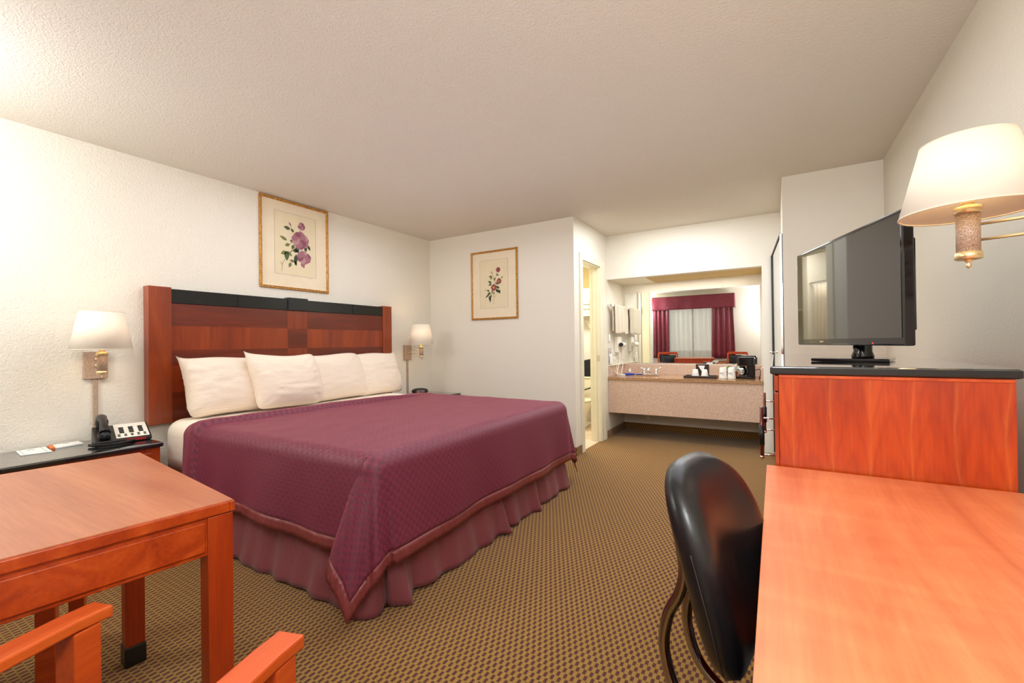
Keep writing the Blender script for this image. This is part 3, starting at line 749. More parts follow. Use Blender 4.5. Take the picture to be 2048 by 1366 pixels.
# ------------------------------------------------------------------ framed prints
def art(mb, U, kind):
    """U(u, v, d) maps picture coordinates (metres from centre, v up, d out) to world"""
    def poly(pts, mi, d):
        mb.f([mb.v(U(x, y, d)) for x, y in pts], mi)
    def leaf(x, y, ang, ln, wd, mi, d=.0006):
        pts = []
        for k in range(13):
            q = k / 12; pts.append((q * ln, wd * sin(pi * q ** .8)))
        for k in range(11, 0, -1):
            q = k / 12; pts.append((q * ln, -wd * sin(pi * q ** .8)))
        ca, sa = cos(ang), sin(ang); poly([(x + a * ca - b * sa, y + a * sa + b * ca) for a, b in pts], mi, d)
        poly([(x + a * ca - b * sa, y + a * sa + b * ca) for a, b in ((0, .0006), (ln * .9, 0), (0, -.0006))], 4, d + .0003)
    def stem(pts, w, mi=4, d=.0004):
        for (x0, y0), (x1, y1) in zip(pts, pts[1:]):
            dx, dy = x1 - x0, y1 - y0; l = hypot(dx, dy) or 1; nx, ny = -dy / l * w / 2, dx / l * w / 2
            poly([(x0 + nx, y0 + ny), (x0 - nx, y0 - ny), (x1 - nx, y1 - ny), (x1 + nx, y1 + ny)], mi, d)
    def rose(x, y, R, cols, rings=5, d0=.001, squash=1.0):
        rn = random.Random(int(x * 1e4) + int(y * 1e4))
        for k in range(rings):
            rr = R * (1 - k / rings); n = max(3, 9 - k)
            for j in range(n):
                a = 2 * pi * j / n + k * .6 + rn.uniform(-.15, .15); px, py = x + rr * .55 * cos(a), y + rr * .55 * sin(a) * squash
                pr = rr * (.50 + rn.uniform(-.06, .06)); pts = []
                for q in range(14):
                    b_ = 2 * pi * q / 14; e = pr * (1 + .08 * sin(3 * b_ + j))
                    pts.append((px + e * cos(b_), py + e * sin(b_) * squash))
                poly(pts, cols[(j + k) % len(cols)], d0 + k * .0006 + j * .00006)
    if kind == 0:
        for p in ([(-.135, -.235), (-.13, -.17), (-.10, -.12), (-.05, -.05), (.0, .03)], [(-.05, -.05), (.02, -.04), (.08, -.06)], [(-.09, -.09), (-.02, -.03)],
                  [(-.0, .05), (-.03, .12), (-.05, .175)], [(.03, .05), (.04, .15)], [(-.13, -.18), (-.145, -.155)], [(.07, -.05), (.10, .01)], [(-.10, -.01), (-.05, .02), (-.01, .05)]): stem(p, .003)
        for x, y, a, l, w, mi in ((-.055, .145, 2.95, .062, .016, 1), (-.02, .125, 2.4, .04, .012, 1), (-.085, .04, 2.72, .075, .013, 2), (-.06, .01, 3.5, .05, .015, 2), (-.02, .01, 4.2, .045, .015, 1),
                                  (-.09, -.06, 3.6, .06, .017, 2), (-.09, -.055, 4.75, .085, .022, 1), (-.085, -.055, 5.6, .06, .014, 2), (-.03, -.03, 5.9, .05, .016, 3), (.0, .0, 5.1, .06, .020, 3),
                                  (-.0, -.07, 4.6, .10, .017, 3), (-.06, -.13, 6.1, .05, .012, 2), (-.05, -.15, 4.3, .05, .014, 2), (-.01, -.13, 5.0, .045, .012, 1), (.09, .02, 4.8, .055, .015, 3), (.115, .03, 5.2, .05, .013, 3), (-.03, .045, 3.3, .03, .012, 1)): leaf(x, y, a, l, w, mi)
        leaf(-.045, .175, 2.2, .04, .008, 5); rose(.04, .06, .080, (5, 7, 5, 6), 7); rose(.055, .19, .034, (5, 7, 6), 4); rose(.075, -.09, .066, (5, 6, 7, 5), 6, squash=.9); leaf(.05, -.13, 5.2, .06, .020, 5, .0012)
    else:
        for p in ([(-.01, -.22), (.0, -.16), (.0, -.10), (.01, -.02), (.02, .06), (.05, .15)], [(.02, .03), (.0, .08), (-.02, .13)], [(.0, -.14), (.03, -.12)], [(.0, -.09), (-.06, -.11)], [(.02, .0), (.07, .05)]): stem(p, .0028)
        for x, y, a, l, w, mi in ((-.02, .10, 3.3, .05, .012, 2), (-.02, .09, 3.9, .04, .01, 2), (.04, .10, 1.2, .03, .007, 1), (.045, .10, .4, .03, .006, 1), (.10, .06, 1.0, .04, .007, 2), (.09, .05, 2.2, .025, .006, 2),
                                  (-.03, .02, 2.6, .055, .013, 1), (-.03, .01, 3.4, .045, .012, 1), (.0, .05, .9, .04, .012, 2), (.02, .02, 5.9, .05, .014, 2), (.03, -.02, 5.8, .055, .015, 1), (.03, -.05, 5.3, .05, .016, 3),
                                  (.06, -.06, 5.2, .05, .018, 3), (.0, -.08, 4.7, .035, .010, 2), (-.04, -.09, 3.3, .05, .013, 1), (-.06, -.10, 3.8, .06, .010, 1), (-.05, -.12, 4.3, .05, .012, 1), (-.05, -.13, 4.7, .07, .012, 3), (-.03, -.11, 4.2, .045, .012, 2), (-.06, -.07, 2.7, .04, .011, 1), (-.08, -.11, 3.9, .05, .008, 1), (-.02, -.06, 4.6, .04, .011, 2)): leaf(x, y, a, l, w, mi)
        leaf(-.02, .125, 2.0, .035, .005, 4); rose(.06, .165, .028, (8, 6, 8), 4)
        for x, y, R in ((.0, -.03, .036), (.07, .035, .030)):
            rose(x, y, R, (8, 8, 6), 2); poly([(x + R * .4 * cos(2 * pi * k / 16), y + R * .4 * sin(2 * pi * k / 16)) for k in range(16)], 9, .004)
        leaf(-.12, -.06, 1.0, .02, .005, 1)
    # illegible pencilled signature
    stem([(.09, -.272), (.097, -.268), (.095, -.275)], .0012, 10); stem([(.115, -.274), (.12, -.27), (.126, -.275), (.131, -.27), (.137, -.274), (.145, -.27), (.155, -.273)], .0014, 10)
art_m = [M['print'], plain('leaf_green', (82, 100, 62), .8), plain('leaf_olive', (118, 126, 74), .8), plain('leaf_dark', (62, 76, 56), .8), plain('stem_brown', (112, 88, 70), .8),
         plain('rose_mauve', (166, 112, 124), .8), plain('rose_plum', (140, 84, 98), .8), plain('rose_pale', (190, 146, 150), .8), plain('rose_red', (152, 62, 70), .8), plain('stamen_gold', (212, 148, 76), .8), M['ink']]
def picture(c, ax, nrm, w, h, kind, label):
    c = Vector(c); ax = Vector(ax); nrm = Vector(nrm); up = Vector((0, 0, 1))
    U = lambda u, v, d: c + ax * u + up * v + nrm * d
    r = thing('framed_print', c, label, 'picture', 'gilt framed flower prints')
    m = MB(c); fw = .022
    for (u0, v0, u1, v1) in ((-w / 2, -h / 2, w / 2, -h / 2), (w / 2, -h / 2, w / 2, h / 2), (w / 2, h / 2, -w / 2, h / 2), (-w / 2, h / 2, -w / 2, -h / 2)):
        d = Vector((u1 - u0, v1 - v0)).normalized(); n = Vector((-d.y, d.x))
        ring = []
        for (iu, iv) in ((u0, v0), (u1, v1)):
            sx = -1 if iu > 0 else 1; sy = -1 if iv > 0 else 1
            ring.append([m.v(U(iu + sx * a, iv + sy * a, z)) for a, z in ((0, .001), (0, .014), (.004, .018), (.010, .0165), (.014, .020), (.019, .016), (fw, .009), (fw, .001))])
        for k in range(7): m.f([ring[0][k], ring[1][k], ring[1][k + 1], ring[0][k + 1]])
    m.build('frame', M['gilt'], r)
    m = MB(c); m.prism([U(-w / 2 + .012, -h / 2 + .012, .001), U(w / 2 - .012, -h / 2 + .012, .001), U(w / 2 - .012, h / 2 - .012, .001), U(-w / 2 + .012, h / 2 - .012, .001)], nrm * .004)
    m.build('mat_board', M['matboard'], r)
    iw, ih = w * .60, h * .70; oz = .012
    m = MB(c); m.prism([U(-iw / 2, -ih / 2 + oz, .005), U(iw / 2, -ih / 2 + oz, .005), U(iw / 2, ih / 2 + oz, .005), U(-iw / 2, ih / 2 + oz, .005)], nrm * .0006)
    for v in (ih / 2 + oz, -ih / 2 + oz):
        m.beam(U(-iw / 2, v, .0056), U(iw / 2, v, .0056), .0012, .0012, up, mi=10)
    for u in (-iw / 2, iw / 2): m.beam(U(u, -ih / 2 + oz, .0056), U(u, ih / 2 + oz, .0056), .0012, .0012, ax, mi=10)
    art(m, lambda u, v, d: U(u * (1.0), v * 1.0, .006 + d), kind)
    m.build('botanical_print', art_m, r)
    return r
picture((XL + .001, 2.382, 2.042), (0, 1, 0), (1, 0, 0), .655, .782, 0, 'gilt framed print of large mauve roses hanging above the headboard')
picture((-2.722, YB - .001, 1.819), (1, 0, 0), (0, -1, 0), .628, .782, 1, 'gilt framed print of small red roses on the wall beyond the bed')

# ------------------------------------------------------------------ dresser
DX0, DX1, DYa, DYb, DZt = -.004, .535, 1.635, 3.10, 1.064
do = (.26, 2.37, 0)
ds = thing('dresser', do, 'tall cherry wood dresser with glossy black top carrying the television', 'dresser')
m = MB(do); m.box(DX0 - .010, DX1 + .006, DYa - .006, DYb, DZt - .026, DZt); m.build('top', M['granite_black'], ds, bevel=.006, seg=3)
MB(do).box(DX0 - .011, DX1 + .007, DYa - .0085, DYa - .004, DZt - .0235, DZt - .0035).build('top_edge', M['black_edge'], ds, bevel=.002)
MB(do).box(DX0 + .012, DX1 - .004, DYa, DYb - .006, .06, DZt - .027).build('body', M['dresser_side'], ds, bevel=.0015)
MB(do).box(DX0 + .012, DX1 - .006, DYa - .003, DYa - .0003, DZt - .036, DZt - .027).build('top_moulding', M['wood_chair'], ds, bevel=.001)
MB(do).box(DX0 + .03, DX1 - .03, DYa + .02, DYb - .02, 0, .06).build('plinth', M['wood_dark'], ds)
yq = [DYa + .001, DYa + (DYb - DYa) * .5, DYb - .008]
for k in range(2):
    MB(do).box(DX0 - .001, DX0 + .0115, yq[k] + .001, yq[k + 1] - .002, .985, DZt - .030).build('drawer', M['wood_frame'], ds, bevel=.002)
    d = MB(do).box(DX0 - .001, DX0 + .0115, yq[k] + .001, yq[k + 1] - .002, .08, .980).build('door', M['wood_frame'], ds, bevel=.002)
    hy = (1.95, 2.50)[k]; hx = DX0 - .045
    for z in (.848, .708): MB(do).tube([(DX0, hy, z), (hx, hy, z)], .0036, 10).build('handle_post', M['chrome'], d)
    MB(do).lathe([(.002, .690), (.008, .694), (.008, .702), (.004, .705)], (hx, hy, 0), 14).build('handle_tip', M['chrome'], d)
    MB(do).lathe([(.0065, .70), (.0065, .89)], (hx, hy, 0), 16).build('handle_bar', M['wood_dark'], d)
    MB(do).lathe([(.0095, .745), (.0095, .82)], (hx, hy, 0), 16).build('handle_grip', M['black_plastic'], d)

# television
A = Vector((.095, 2.528, 0)); B = Vector((.346, 1.785, 0)); ctr = (A + B) / 2
dv = (B - A).normalized(); nv = Vector((-.948, -.319, 0)); nv = (nv - nv.dot(dv) * dv).normalized()
to = (ctr.x, ctr.y, DZt)
tv = thing('television', to, 'flat black television angled towards the bed on top of the dresser', 'television')
W = (B - A).length; zt0, zt1 = 1.124, 1.553
def TP(a, z, d): p = ctr + dv * a + nv * d; return Vector((p.x, p.y, z))
m = MB(to)
m.prism([TP(-W / 2, zt0, 0), TP(-W / 2, zt1, 0), TP(-W / 2, zt1, -.028), TP(-W / 2, zt0, -.028)], dv * W)
m.build('bezel', M['gloss_black'], tv, bevel=.006, seg=3)
m = MB(to); m.prism([TP(-W / 2 + .02, zt0 + .03, -.028), TP(-W / 2 + .02, zt1 - .04, -.028), TP(-W / 2 + .05, zt1 - .09, -.055), TP(-W / 2 + .05, zt0 + .05, -.055)], dv * (W - .09)); m.build('back_housing', M['black_plastic'], tv, bevel=.004)
m = MB(to); m.prism([TP(-W / 2 + .016, zt0 + .026, .0005), TP(-W / 2 + .016, zt1 - .014, .0005), TP(-W / 2 + .016, zt1 - .014, .0015), TP(-W / 2 + .016, zt0 + .026, .0015)], dv * (W - .032)); m.build('screen', M['screen'], tv)
m = MB(to); m.prism([TP(W / 2 - .006, zt0, .002), TP(W / 2 - .006, zt1, .002), TP(W / 2 - .006, zt1, -.02), TP(W / 2 - .006, zt0, -.02)], dv * .007); m.build('side_trim', M['gloss_black'], tv, bevel=.001)
m = MB(to); m.prism([TP(-.165, zt0 + .012, .0006), TP(-.165, zt0 + .018, .0006), TP(-.165, zt0 + .018, .0018), TP(-.165, zt0 + .012, .0018)], dv * .03); m.build('maker_mark', M['nickel'], tv)
MB(to).lathe([(.0022, 0), (.0022, .001)], TP(.22, zt0 + .008, .0005), 12, axis=nv).build('standby_light', NT('red_standby').set(color=(.8, 0, 0, 1), estr=3, ecol=(1, .02, .02, 1)).m, tv)
m = MB(to); q = TP(.035, 0, -.06); m.lathe([(.034, 1.075), (.036, 1.082), (.030, 1.10), (.030, 1.15)], (q.x, q.y, 0), 24, sx=1.0, sy=1.0); m.build('neck', M['gloss_black'], tv)
m = MB(to); q = TP(.01, 0, -.02)
m.prism([Vector((q.x, q.y, DZt + .001)) + Vector(p) for p in ((-.125, -.10, 0), (.10, -.16, 0), (.15, .03, 0), (-.075, .10, 0))], (0, 0, .011)); m.build('stand_base', M['gloss_black'], tv, bevel=.003)

# ------------------------------------------------------------------ desk
ex0, ex1, ey0, ey1, ez = -.028, .683, .33, 1.622, .75
eo = (.3, 1.0, 0)
dk = thing('desk', eo, 'cherry desk with orange laminate top in the right foreground', 'desk')
MB(eo).box(ex0, ex1, ey0, ey1, ez - .008, ez).build('desk_top', M['desk'], dk, bevel=.001)
MB(eo).box(ex0 + .004, ex1, ey0, ey1, ez - .036, ez - .008).build('core', M['wood_chair'], dk)
MB(eo).box(ex0, ex0 + .004, ey0, 1.29, ez - .036, ez - .008).build('edge_band', M['wood_chair'], dk)
MB(eo).box(ex0 - .0005, ex0 + .004, 1.29, ey1, ez - .036, ez - .0075).build('edge_patch', M['nickel'], dk)
MB(eo).box(ex0 + .03, ex1 - .02, ey1 - .06, ey1 - .035, .0, ez - .036).build('end_panel', M['wood_frame'], dk)
MB(eo).box(ex0 + .03, ex1 - .02, ey0 + .035, ey0 + .06, .0, ez - .036).build('end_panel', M['wood_frame'], dk)
MB(eo).box(ex1 - .06, ex1 - .04, ey0 + .06, ey1 - .06, .3, ez - .036).build('modesty_panel', M['wood_framey'], dk)
MB(eo).box(ex0 + .05, ex0 + .068, ey0 + .06, ey1 - .06, ez - .11, ez - .036).build('rail', M['wood_framey'], dk)

# ------------------------------------------------------------------ desk chair
CC = Vector((-.101, .975, 0)); CA = radians(-12)        # backrest centre, facing angle
F = Vector((cos(CA), sin(CA), 0)); S = Vector((-sin(CA), cos(CA), 0))
cho = (CC.x, CC.y, 0)
ch = thing('desk_chair', cho, 'black vinyl desk chair with dark chrome tube frame pushed up to the desk', 'chair')
def backpad(sg):
    def fn(u, v):
        # u along S (-1..1), v up
        w = .175 * (1 - .12 * max(0, -v)); hh = .193
        e = (max(0, 1 - abs(u) ** 3.2) ** .5) * (max(0, 1 - abs(v) ** 3.2) ** .5)
        uu, vv = u, v
        # superellipse plan mapping keeps the outline rounded
        k = (abs(u) ** 3 + abs(v) ** 3) ** (1 / 3) if (u or v) else 0
        mx = max(abs(u), abs(v)); f_ = mx / k if k > 0 else 1
        uu, vv = u * f_, v * f_
        rim = max(0, 1 - mx ** 4) ** .5
        lean = -.25 * vv * hh + (-.02 * vv * vv)
        curve = .028 * (uu * uu)                       # wraps forwards at the sides
        th = .044 * rim * (1 if sg < 0 else (1 + .25 * mx ** 2 - .35 * (1 - mx)))
        d = lean + curve + sg * th
        p = CC + S * (uu * w) + F * d
        return (p.x, p.y, .712 + vv * hh)
    return fn
k = arange(-1, 1, 36)
m = MB(cho); m.grid(backpad(1), k, k); m.grid(backpad(-1), k, k, flip=True)
bp = m.build('backrest', M['leather'], ch, merge=.0005)
# stitched seam on the near edge
pts = []
for q in arange(-.93, .35, 30):
    p0 = Vector(backpad(-1)(-.9999, q)); pts.append(p0 + (-S) * .0008)
m = MB(cho); m.tube(pts, .0009, 6); m.build('seam', plain('seam_thread', (58, 54, 52), .6), bp)
# seat
m = MB(cho); sc_ = CC + F * .26
def seat(sg):
    def fn(u, v):
        kk = (abs(u) ** 4 + abs(v) ** 4) ** .25 if (u or v) else 0; mx = max(abs(u), abs(v)); f_ = mx / kk if kk > 0 else 1
        p = sc_ + S * (u * f_ * .225) + F * (v * f_ * .22); return (p.x, p.y, .455 + sg * .035 * max(0, 1 - mx ** 4) ** .5)
    return fn
k2 = arange(-1, 1, 20); m.grid(seat(1), k2, k2, flip=True); m.grid(seat(-1), k2, k2)
m.build('seat', M['leather'], ch, merge=.0005)
m = MB(cho); p = CC + F * .26
m.lathe([(.02, .10), (.03, .2), (.045, .38), (.16, .415), (.19, .425)], (p.x, p.y, 0), 24); m.build('seat_pan', M['grey_plastic'], ch)
p5 = p
def CP(f, s, z): q = CC + F * f + S * s; return (q.x, q.y, z)
def bez(ps, n=10):
    out = []
    for i in range(len(ps) - 1):
        p0 = Vector(ps[max(i - 1, 0)]); p1 = Vector(ps[i]); p2 = Vector(ps[i + 1]); p3 = Vector(ps[min(i + 2, len(ps) - 1)])
        for j in range(n):
            t = j / n; out.append(.5 * ((2 * p1) + (p2 - p0) * t + (2 * p0 - 5 * p1 + 4 * p2 - p3) * t * t + (3 * p1 - p0 - 3 * p2 + p3) * t ** 3))
    return out + [Vector(ps[-1])]
for s_ in (-.06, .06):
    m = MB(cho); m.tube(bez([CP(-.068, s_, .80), CP(-.050, s_, .70), CP(-.058, s_, .645), CP(-.085, s_, .585), CP(-.092, s_, .51), CP(-.06, s_, .43), CP(.03, s_, .385), CP(.20, s_ * .6, .385)]), .0115, 12)
    m.build('frame_tube', M['chrome_dark'], ch)
for kx in range(5):
    a = 2 * pi * kx / 5 + .5; m = MB(cho)
    e = Vector((p5.x + .27 * cos(a), p5.y + .27 * sin(a), .07))
    m.beam((p5.x, p5.y, .105), e, .035, .03); lg = m.build('base_arm', M['black_plastic'], ch, bevel=.006)
    m = MB(cho); m.lathe([(.018, -.01), (.026, -.008), (.026, .008), (.018, .01)], (e.x, e.y, .027), 18, axis=(-sin(a), cos(a), 0)); m.lathe([(.006, .03), (.006, .07)], (e.x, e.y, 0), 10)
    m.build('caster', M['black_plastic'], lg)
MB(cho).lathe([(.03, .08), (.03, .13), (.02, .135), (.02, .38)], (p5.x, p5.y, 0), 20).build('column', M['chrome_dark'], ch)

# ------------------------------------------------------------------ table
TN = Vector((-1.20, .605, 0)); TA = radians(-6.8)       # corner nearest the bed foot, rotation
tx = Vector((-cos(TA), -sin(TA), 0)); ty = Vector((sin(TA), -cos(TA), 0))   # away from corner
tx = Vector((-.9935, .114, 0)); ty = Vector((-.114, -.9935, 0))
TWX, TWY, TZ = .87, .82, .755
def TT(a, b, z): q = TN + tx * a + ty * b; return Vector((q.x, q.y, z))
tco = TT(TWX / 2, TWY / 2, 0)
tb = thing('table', tco, 'square cherry wood table with laminate top and black leg tips in the left foreground', 'table')
def tbox(m, a0, a1, b0, b1, z0, z1): m.prism([TT(a0, b0, z0), TT(a1, b0, z0), TT(a1, b1, z0), TT(a0, b1, z0)], (0, 0, z1 - z0)); return m
tbox(MB(tco), .004, TWX - .004, .004, TWY - .004, TZ - .012, TZ + .001).build('table_top', M['laminate_table'], tb)
m = MB(tco)
for q in ((0, TWX, 0, .012), (0, TWX, TWY - .012, TWY), (0, .012, .012, TWY - .012), (TWX - .012, TWX, .012, TWY - .012)): tbox(m, *q, TZ - .028, TZ - .0015)
m.build('edge_moulding', M['wood_table'], tb, bevel=.003)
m = MB(tco); ZA = TZ - .125
for q in ((.02, TWX - .02, .01, .03), (.02, TWX - .02, TWY - .03, TWY - .01), (.01, .03, .02, TWY - .02), (TWX - .03, TWX - .01, .02, TWY - .02)): tbox(m, *q, ZA, TZ - .028)
tbox(m, .003, .012, .066, TWY - .066, ZA + .012, TZ - .04); tbox(m, .066, TWX - .066, .003, .012, ZA + .012, TZ - .04)
m.build('apron', M['wood_table'], tb, bevel=.002)
for a, b in ((0, 0), (1, 0), (0, 1), (1, 1)):
    w = .056; a0 = .004 if a == 0 else TWX - .004 - w; b0 = .004 if b == 0 else TWY - .004 - w
    lg = tbox(MB(tco), a0, a0 + w, b0, b0 + w, .07, TZ - .03).build('leg', M['wood_tleg'], tb, bevel=.002)
    tbox(MB(tco), a0 - .003, a0 + w + .003, b0 - .003, b0 + w + .003, 0, .07).build('leg_tip', M['black_edge'], lg, bevel=.003)

# ------------------------------------------------------------------ armchairs
def armchair(c, ang, label, w=.48):
    r = thing('armchair', (c[0], c[1], 0), label, 'chair', 'wooden armchairs at the table', rz=ang)
    # local: +y is the facing direction, x to the chair's right
    hw = w / 2; f = .27; bk = -.24
    for s in (-1, 1):
        MB().box(s * hw - .025, s * hw + .025, f - .035, f + .010, 0, .615).build('front_leg', M['wood_chair'] if False else M['wood_arm'], r, bevel=.003)
        m = MB(); m.beam((s * hw, bk, .45), (s * hw, bk, 0), .04, .045, (0, 1, 0)); m.beam((s * hw, bk - .06, .86), (s * hw, bk, .44), .035, .04, (0, 1, 0)); m.build('rear_leg', M['wood_arm'], r, bevel=.003)
        m = MB(); pr = [(f + .03, .636), (f - .03, .640), (-.05, .640), (bk - .02, .632), (bk - .02, .612), (-.05, .618), (f - .03, .618), (f + .03, .612)]
        m.prism([(s * hw - .027, y, z) for y, z in pr], (.054, 0, 0)); m.build('arm', M['wood_arm'], r, bevel=.004)
    m = MB(); m.box(-hw + .02, hw - .02, f - .025, f - .0, .37, .43); m.box(-hw + .01, -hw + .03, bk, f - .03, .37, .43); m.box(hw - .03, hw - .01, bk, f - .03, .37, .43); m.box(-hw + .02, hw - .02, bk, bk + .02, .37, .43)
    m.build('seat_rail', M['wood_arm'], r, bevel=.002)
    m = MB(); k = arange(-1, 1, 16)
    def top(u, v): e = max(0, 1 - max(abs(u), abs(v)) ** 6); return (u * (hw - .035), .0 + v * .235 - .005, .43 + .05 * e ** .6)
    def bot(u, v): return (u * (hw - .035), v * .235 - .005, .43)
    m.grid(top, k, k, flip=True); m.grid(bot, k, k); m.build('seat', M['leather'], r, merge=.0005)
    m = MB(); m.beam((-hw, bk - .062, .86), (hw, bk - .062, .86), .06, .03, (0, 1, 0)); m.build('top_rail', M['wood_arm'], r, bevel=.006)
    m = MB()
    def bp1(u, v): e = max(0, 1 - max(abs(u), abs(v)) ** 4); y = bk - .035 - .02 * v; return (u * (hw - .03), y + .022 * e ** .6, .68 + v * .13)
    def bp2(u, v): y = bk - .035 - .02 * v; return (u * (hw - .03), y - .015, .68 + v * .13)
    m.grid(bp1, k, k); m.grid(bp2, k, k, flip=True); m.build('back_pad', M['leather'], r, merge=.0005)
    return r
M['wood_arm'] = M['wood_chair']
a1 = radians(18)
fx, fy = -sin(a1), cos(a1); rx, ry = cos(a1), sin(a1)
tipL = Vector((-1.174, .350)); tipR = Vector((-.744, .458)); mid = (tipL + tipR) / 2
c1 = mid - Vector((fx, fy)) * .30
armchair((c1.x, c1.y), a1, 'wooden armchair in the foreground between the camera and the table, arms towards the bed', .44)
a2 = radians(-22.6)
armchair((-2.234, .272), a2, 'wooden armchair tucked under the far side of the table near the nightstand', .46)

# ------------------------------------------------------------------ vanity
vo = ((XD + XN) / 2, 5.5, .5)
vn = thing('vanity', vo, 'wall-hung granite vanity with speckled front in the niche', 'vanity')
vx0, vx1 = XD + .002, XN - .002
SX, SY = -1.385, 5.46
m = MB(vo); zt = .73
# counter with an oval opening for the bowl
ring_o = []; ring_i = []
n = 48
for k in range(n):
    a = 2 * pi * k / n; ca, sa = cos(a), sin(a)
    ring_i.append((SX + .185 * ca, SY + .135 * sa))
    q = max(abs(ca) / .26, abs(sa) / .2); ring_o.append((SX + ca / q, SY + sa / q))
vi = [m.v((x, y, zt)) for x, y in ring_i]; vi2 = [m.v((x, y, zt - .03)) for x, y in ring_i]; vo_ = [m.v((x, y, zt)) for x, y in ring_o]
for k in range(n):
    m.f([vo_[k], vo_[(k + 1) % n], vi[(k + 1) % n], vi[k]]); m.f([vi[k], vi[(k + 1) % n], vi2[(k + 1) % n], vi2[k]])
sx0, sx1, sy0, sy1 = SX - .26, SX + .26, SY - .2, SY + .2
for q in ((vx0, sx0, YV - .012, YN - .002), (sx1, vx1, YV - .012, YN - .002)): m.box(q[0], q[1], q[2], q[3], zt - .032, zt)
m.box(sx0, sx1, YV - .012, sy0, zt - .032, zt); m.box(sx0, sx1, sy1, YN - .002, zt - .032, zt)
m.build('counter', M['granite_top'], vn)
MB(vo).box(vx0, vx1, YV, YV + .022, .30, zt - .033).build('front_panel', M['granite'], vn, bevel=.002)
MB(vo).box(vx0, vx1, YV + .022, YN - .002, .30, .318).build('underside', plain('dark_underside', (120, 92, 66), .8), vn)
MB(vo).box(vx0, vx1, YN - .022, YN - .002, zt, .862).build('backsplash', M['granite'], vn, bevel=.002)
MB(vo).box(vx1 - .02, vx1, YV + .02, YN - .022, zt, .862).build('side_splash', M['granite'], vn, bevel=.002)
MB(vo).box(vx0, vx0 + .02, YV + .02, YN - .022, zt, .862).build('side_splash', M['granite'], vn, bevel=.002)
m = MB(vo); m.lathe([(.195, zt - .031), (.185, zt - .05), (.15, zt - .11), (.08, zt - .14), (.02, zt - .145)], (SX, SY, 0), 40, sy=.73, caps=False); m.build('sink_bowl', M['sink'], vn)
m = MB((-1.37, 5.70, .2)); m.lathe([(.022, .16), (.026, .165), (.026, .20), (.02, .205), (.02, .30)], (-1.40, 5.70, 0), 20)
tag(placed(m.build('drain_pipe', M['white_plastic']), (-1.37, 5.70, .2)), 'short white drain pipe hanging under the vanity', 'pipe')

fo = (-1.37, 5.70, .731)
fc = thing('faucet', fo, 'chrome two-handle faucet behind the sink', 'faucet')
m = MB(fo); m.box(-1.47, -1.27, 5.68, 5.73, .731, .742); m.build('deck_plate', M['chrome'], fc, bevel=.004)
m = MB(fo); m.tube(bez([(-1.37, 5.705, .742), (-1.37, 5.70, .79), (-1.37, 5.66, .812), (-1.37, 5.60, .80), (-1.37, 5.585, .785)]), .012, 14); m.build('spout', M['chrome'], fc)
for s in (-1, 1):
    m = MB(fo); m.lathe([(.022, .742), (.02, .76), (.014, .785), (.016, .80), (.010, .808)], (-1.37 + s * .075, 5.705, 0), 20); m.tube([(-1.37 + s * .075, 5.705, .803), (-1.37 + s * .14, 5.69, .822)], [.006, .008], 10)
    m.build('faucet_handle', M['chrome'], fc)

# niche mirror
mo = (-.92, YN - .006, 1.33)
mr = thing('wall_mirror', mo, 'large frameless mirror on the back wall of the vanity niche', 'mirror')
MB(mo).box(XD + .03, XN - .035, YN - .008, YN - .001, .875, 1.79).build('glass', M['mirror'], mr)
for x in (-1.55, -.55):
    MB(mo).box(x - .008, x + .008, YN - .013, YN - .001, 1.783, 1.808).build('mirror_clip', M['nickel'], mr, bevel=.002)

# counter things
CZ = .7315
o = (-.74, 5.47, CZ); tr = thing('tray', o, 'dark brown serving tray on the vanity counter beside the white cups', 'tray')
m = MB(o)
m.box(-.91, -.57, 5.37, 5.57, CZ, CZ + .006); m.build('tray_base', M['tray'], tr)
m = MB(o)
for a, b in (((-.91, 5.37), (-.57, 5.37)), ((-.57, 5.37), (-.57, 5.57)), ((-.57, 5.57), (-.91, 5.57)), ((-.91, 5.57), (-.91, 5.37))): m.beam((a[0], a[1], CZ + .012), (b[0], b[1], CZ + .012), .008, .022)
m.build('rim', M['tray'], tr, bevel=.003)
def cup(x, y, r0, r1, h, z, label, grp, name='cup', cat='cup', inv=True, name2=None):
    o = (x, y, z); r = thing(name, o, label, cat, grp)
    prof = [(r0, 0), (r0 + .0015, .004), (r1, h - .003), (r1 - .002, h)]
    MB(o).lathe([(a, z + b) for a, b in prof], (x, y, 0), 28).build('cup_body', M['paper'] if name2 is None else M['white_plastic'], r)
    return r
cup(-.795, 5.45, .040, .026, .088, CZ + .007, 'upturned white plastic cup on the left end of the brown tray', 'upturned cups on the brown tray')
cup(-.695, 5.44, .040, .026, .088, CZ + .007, 'upturned white plastic cup on the brown tray, nearer the lettered cups', 'upturned cups on the brown tray')
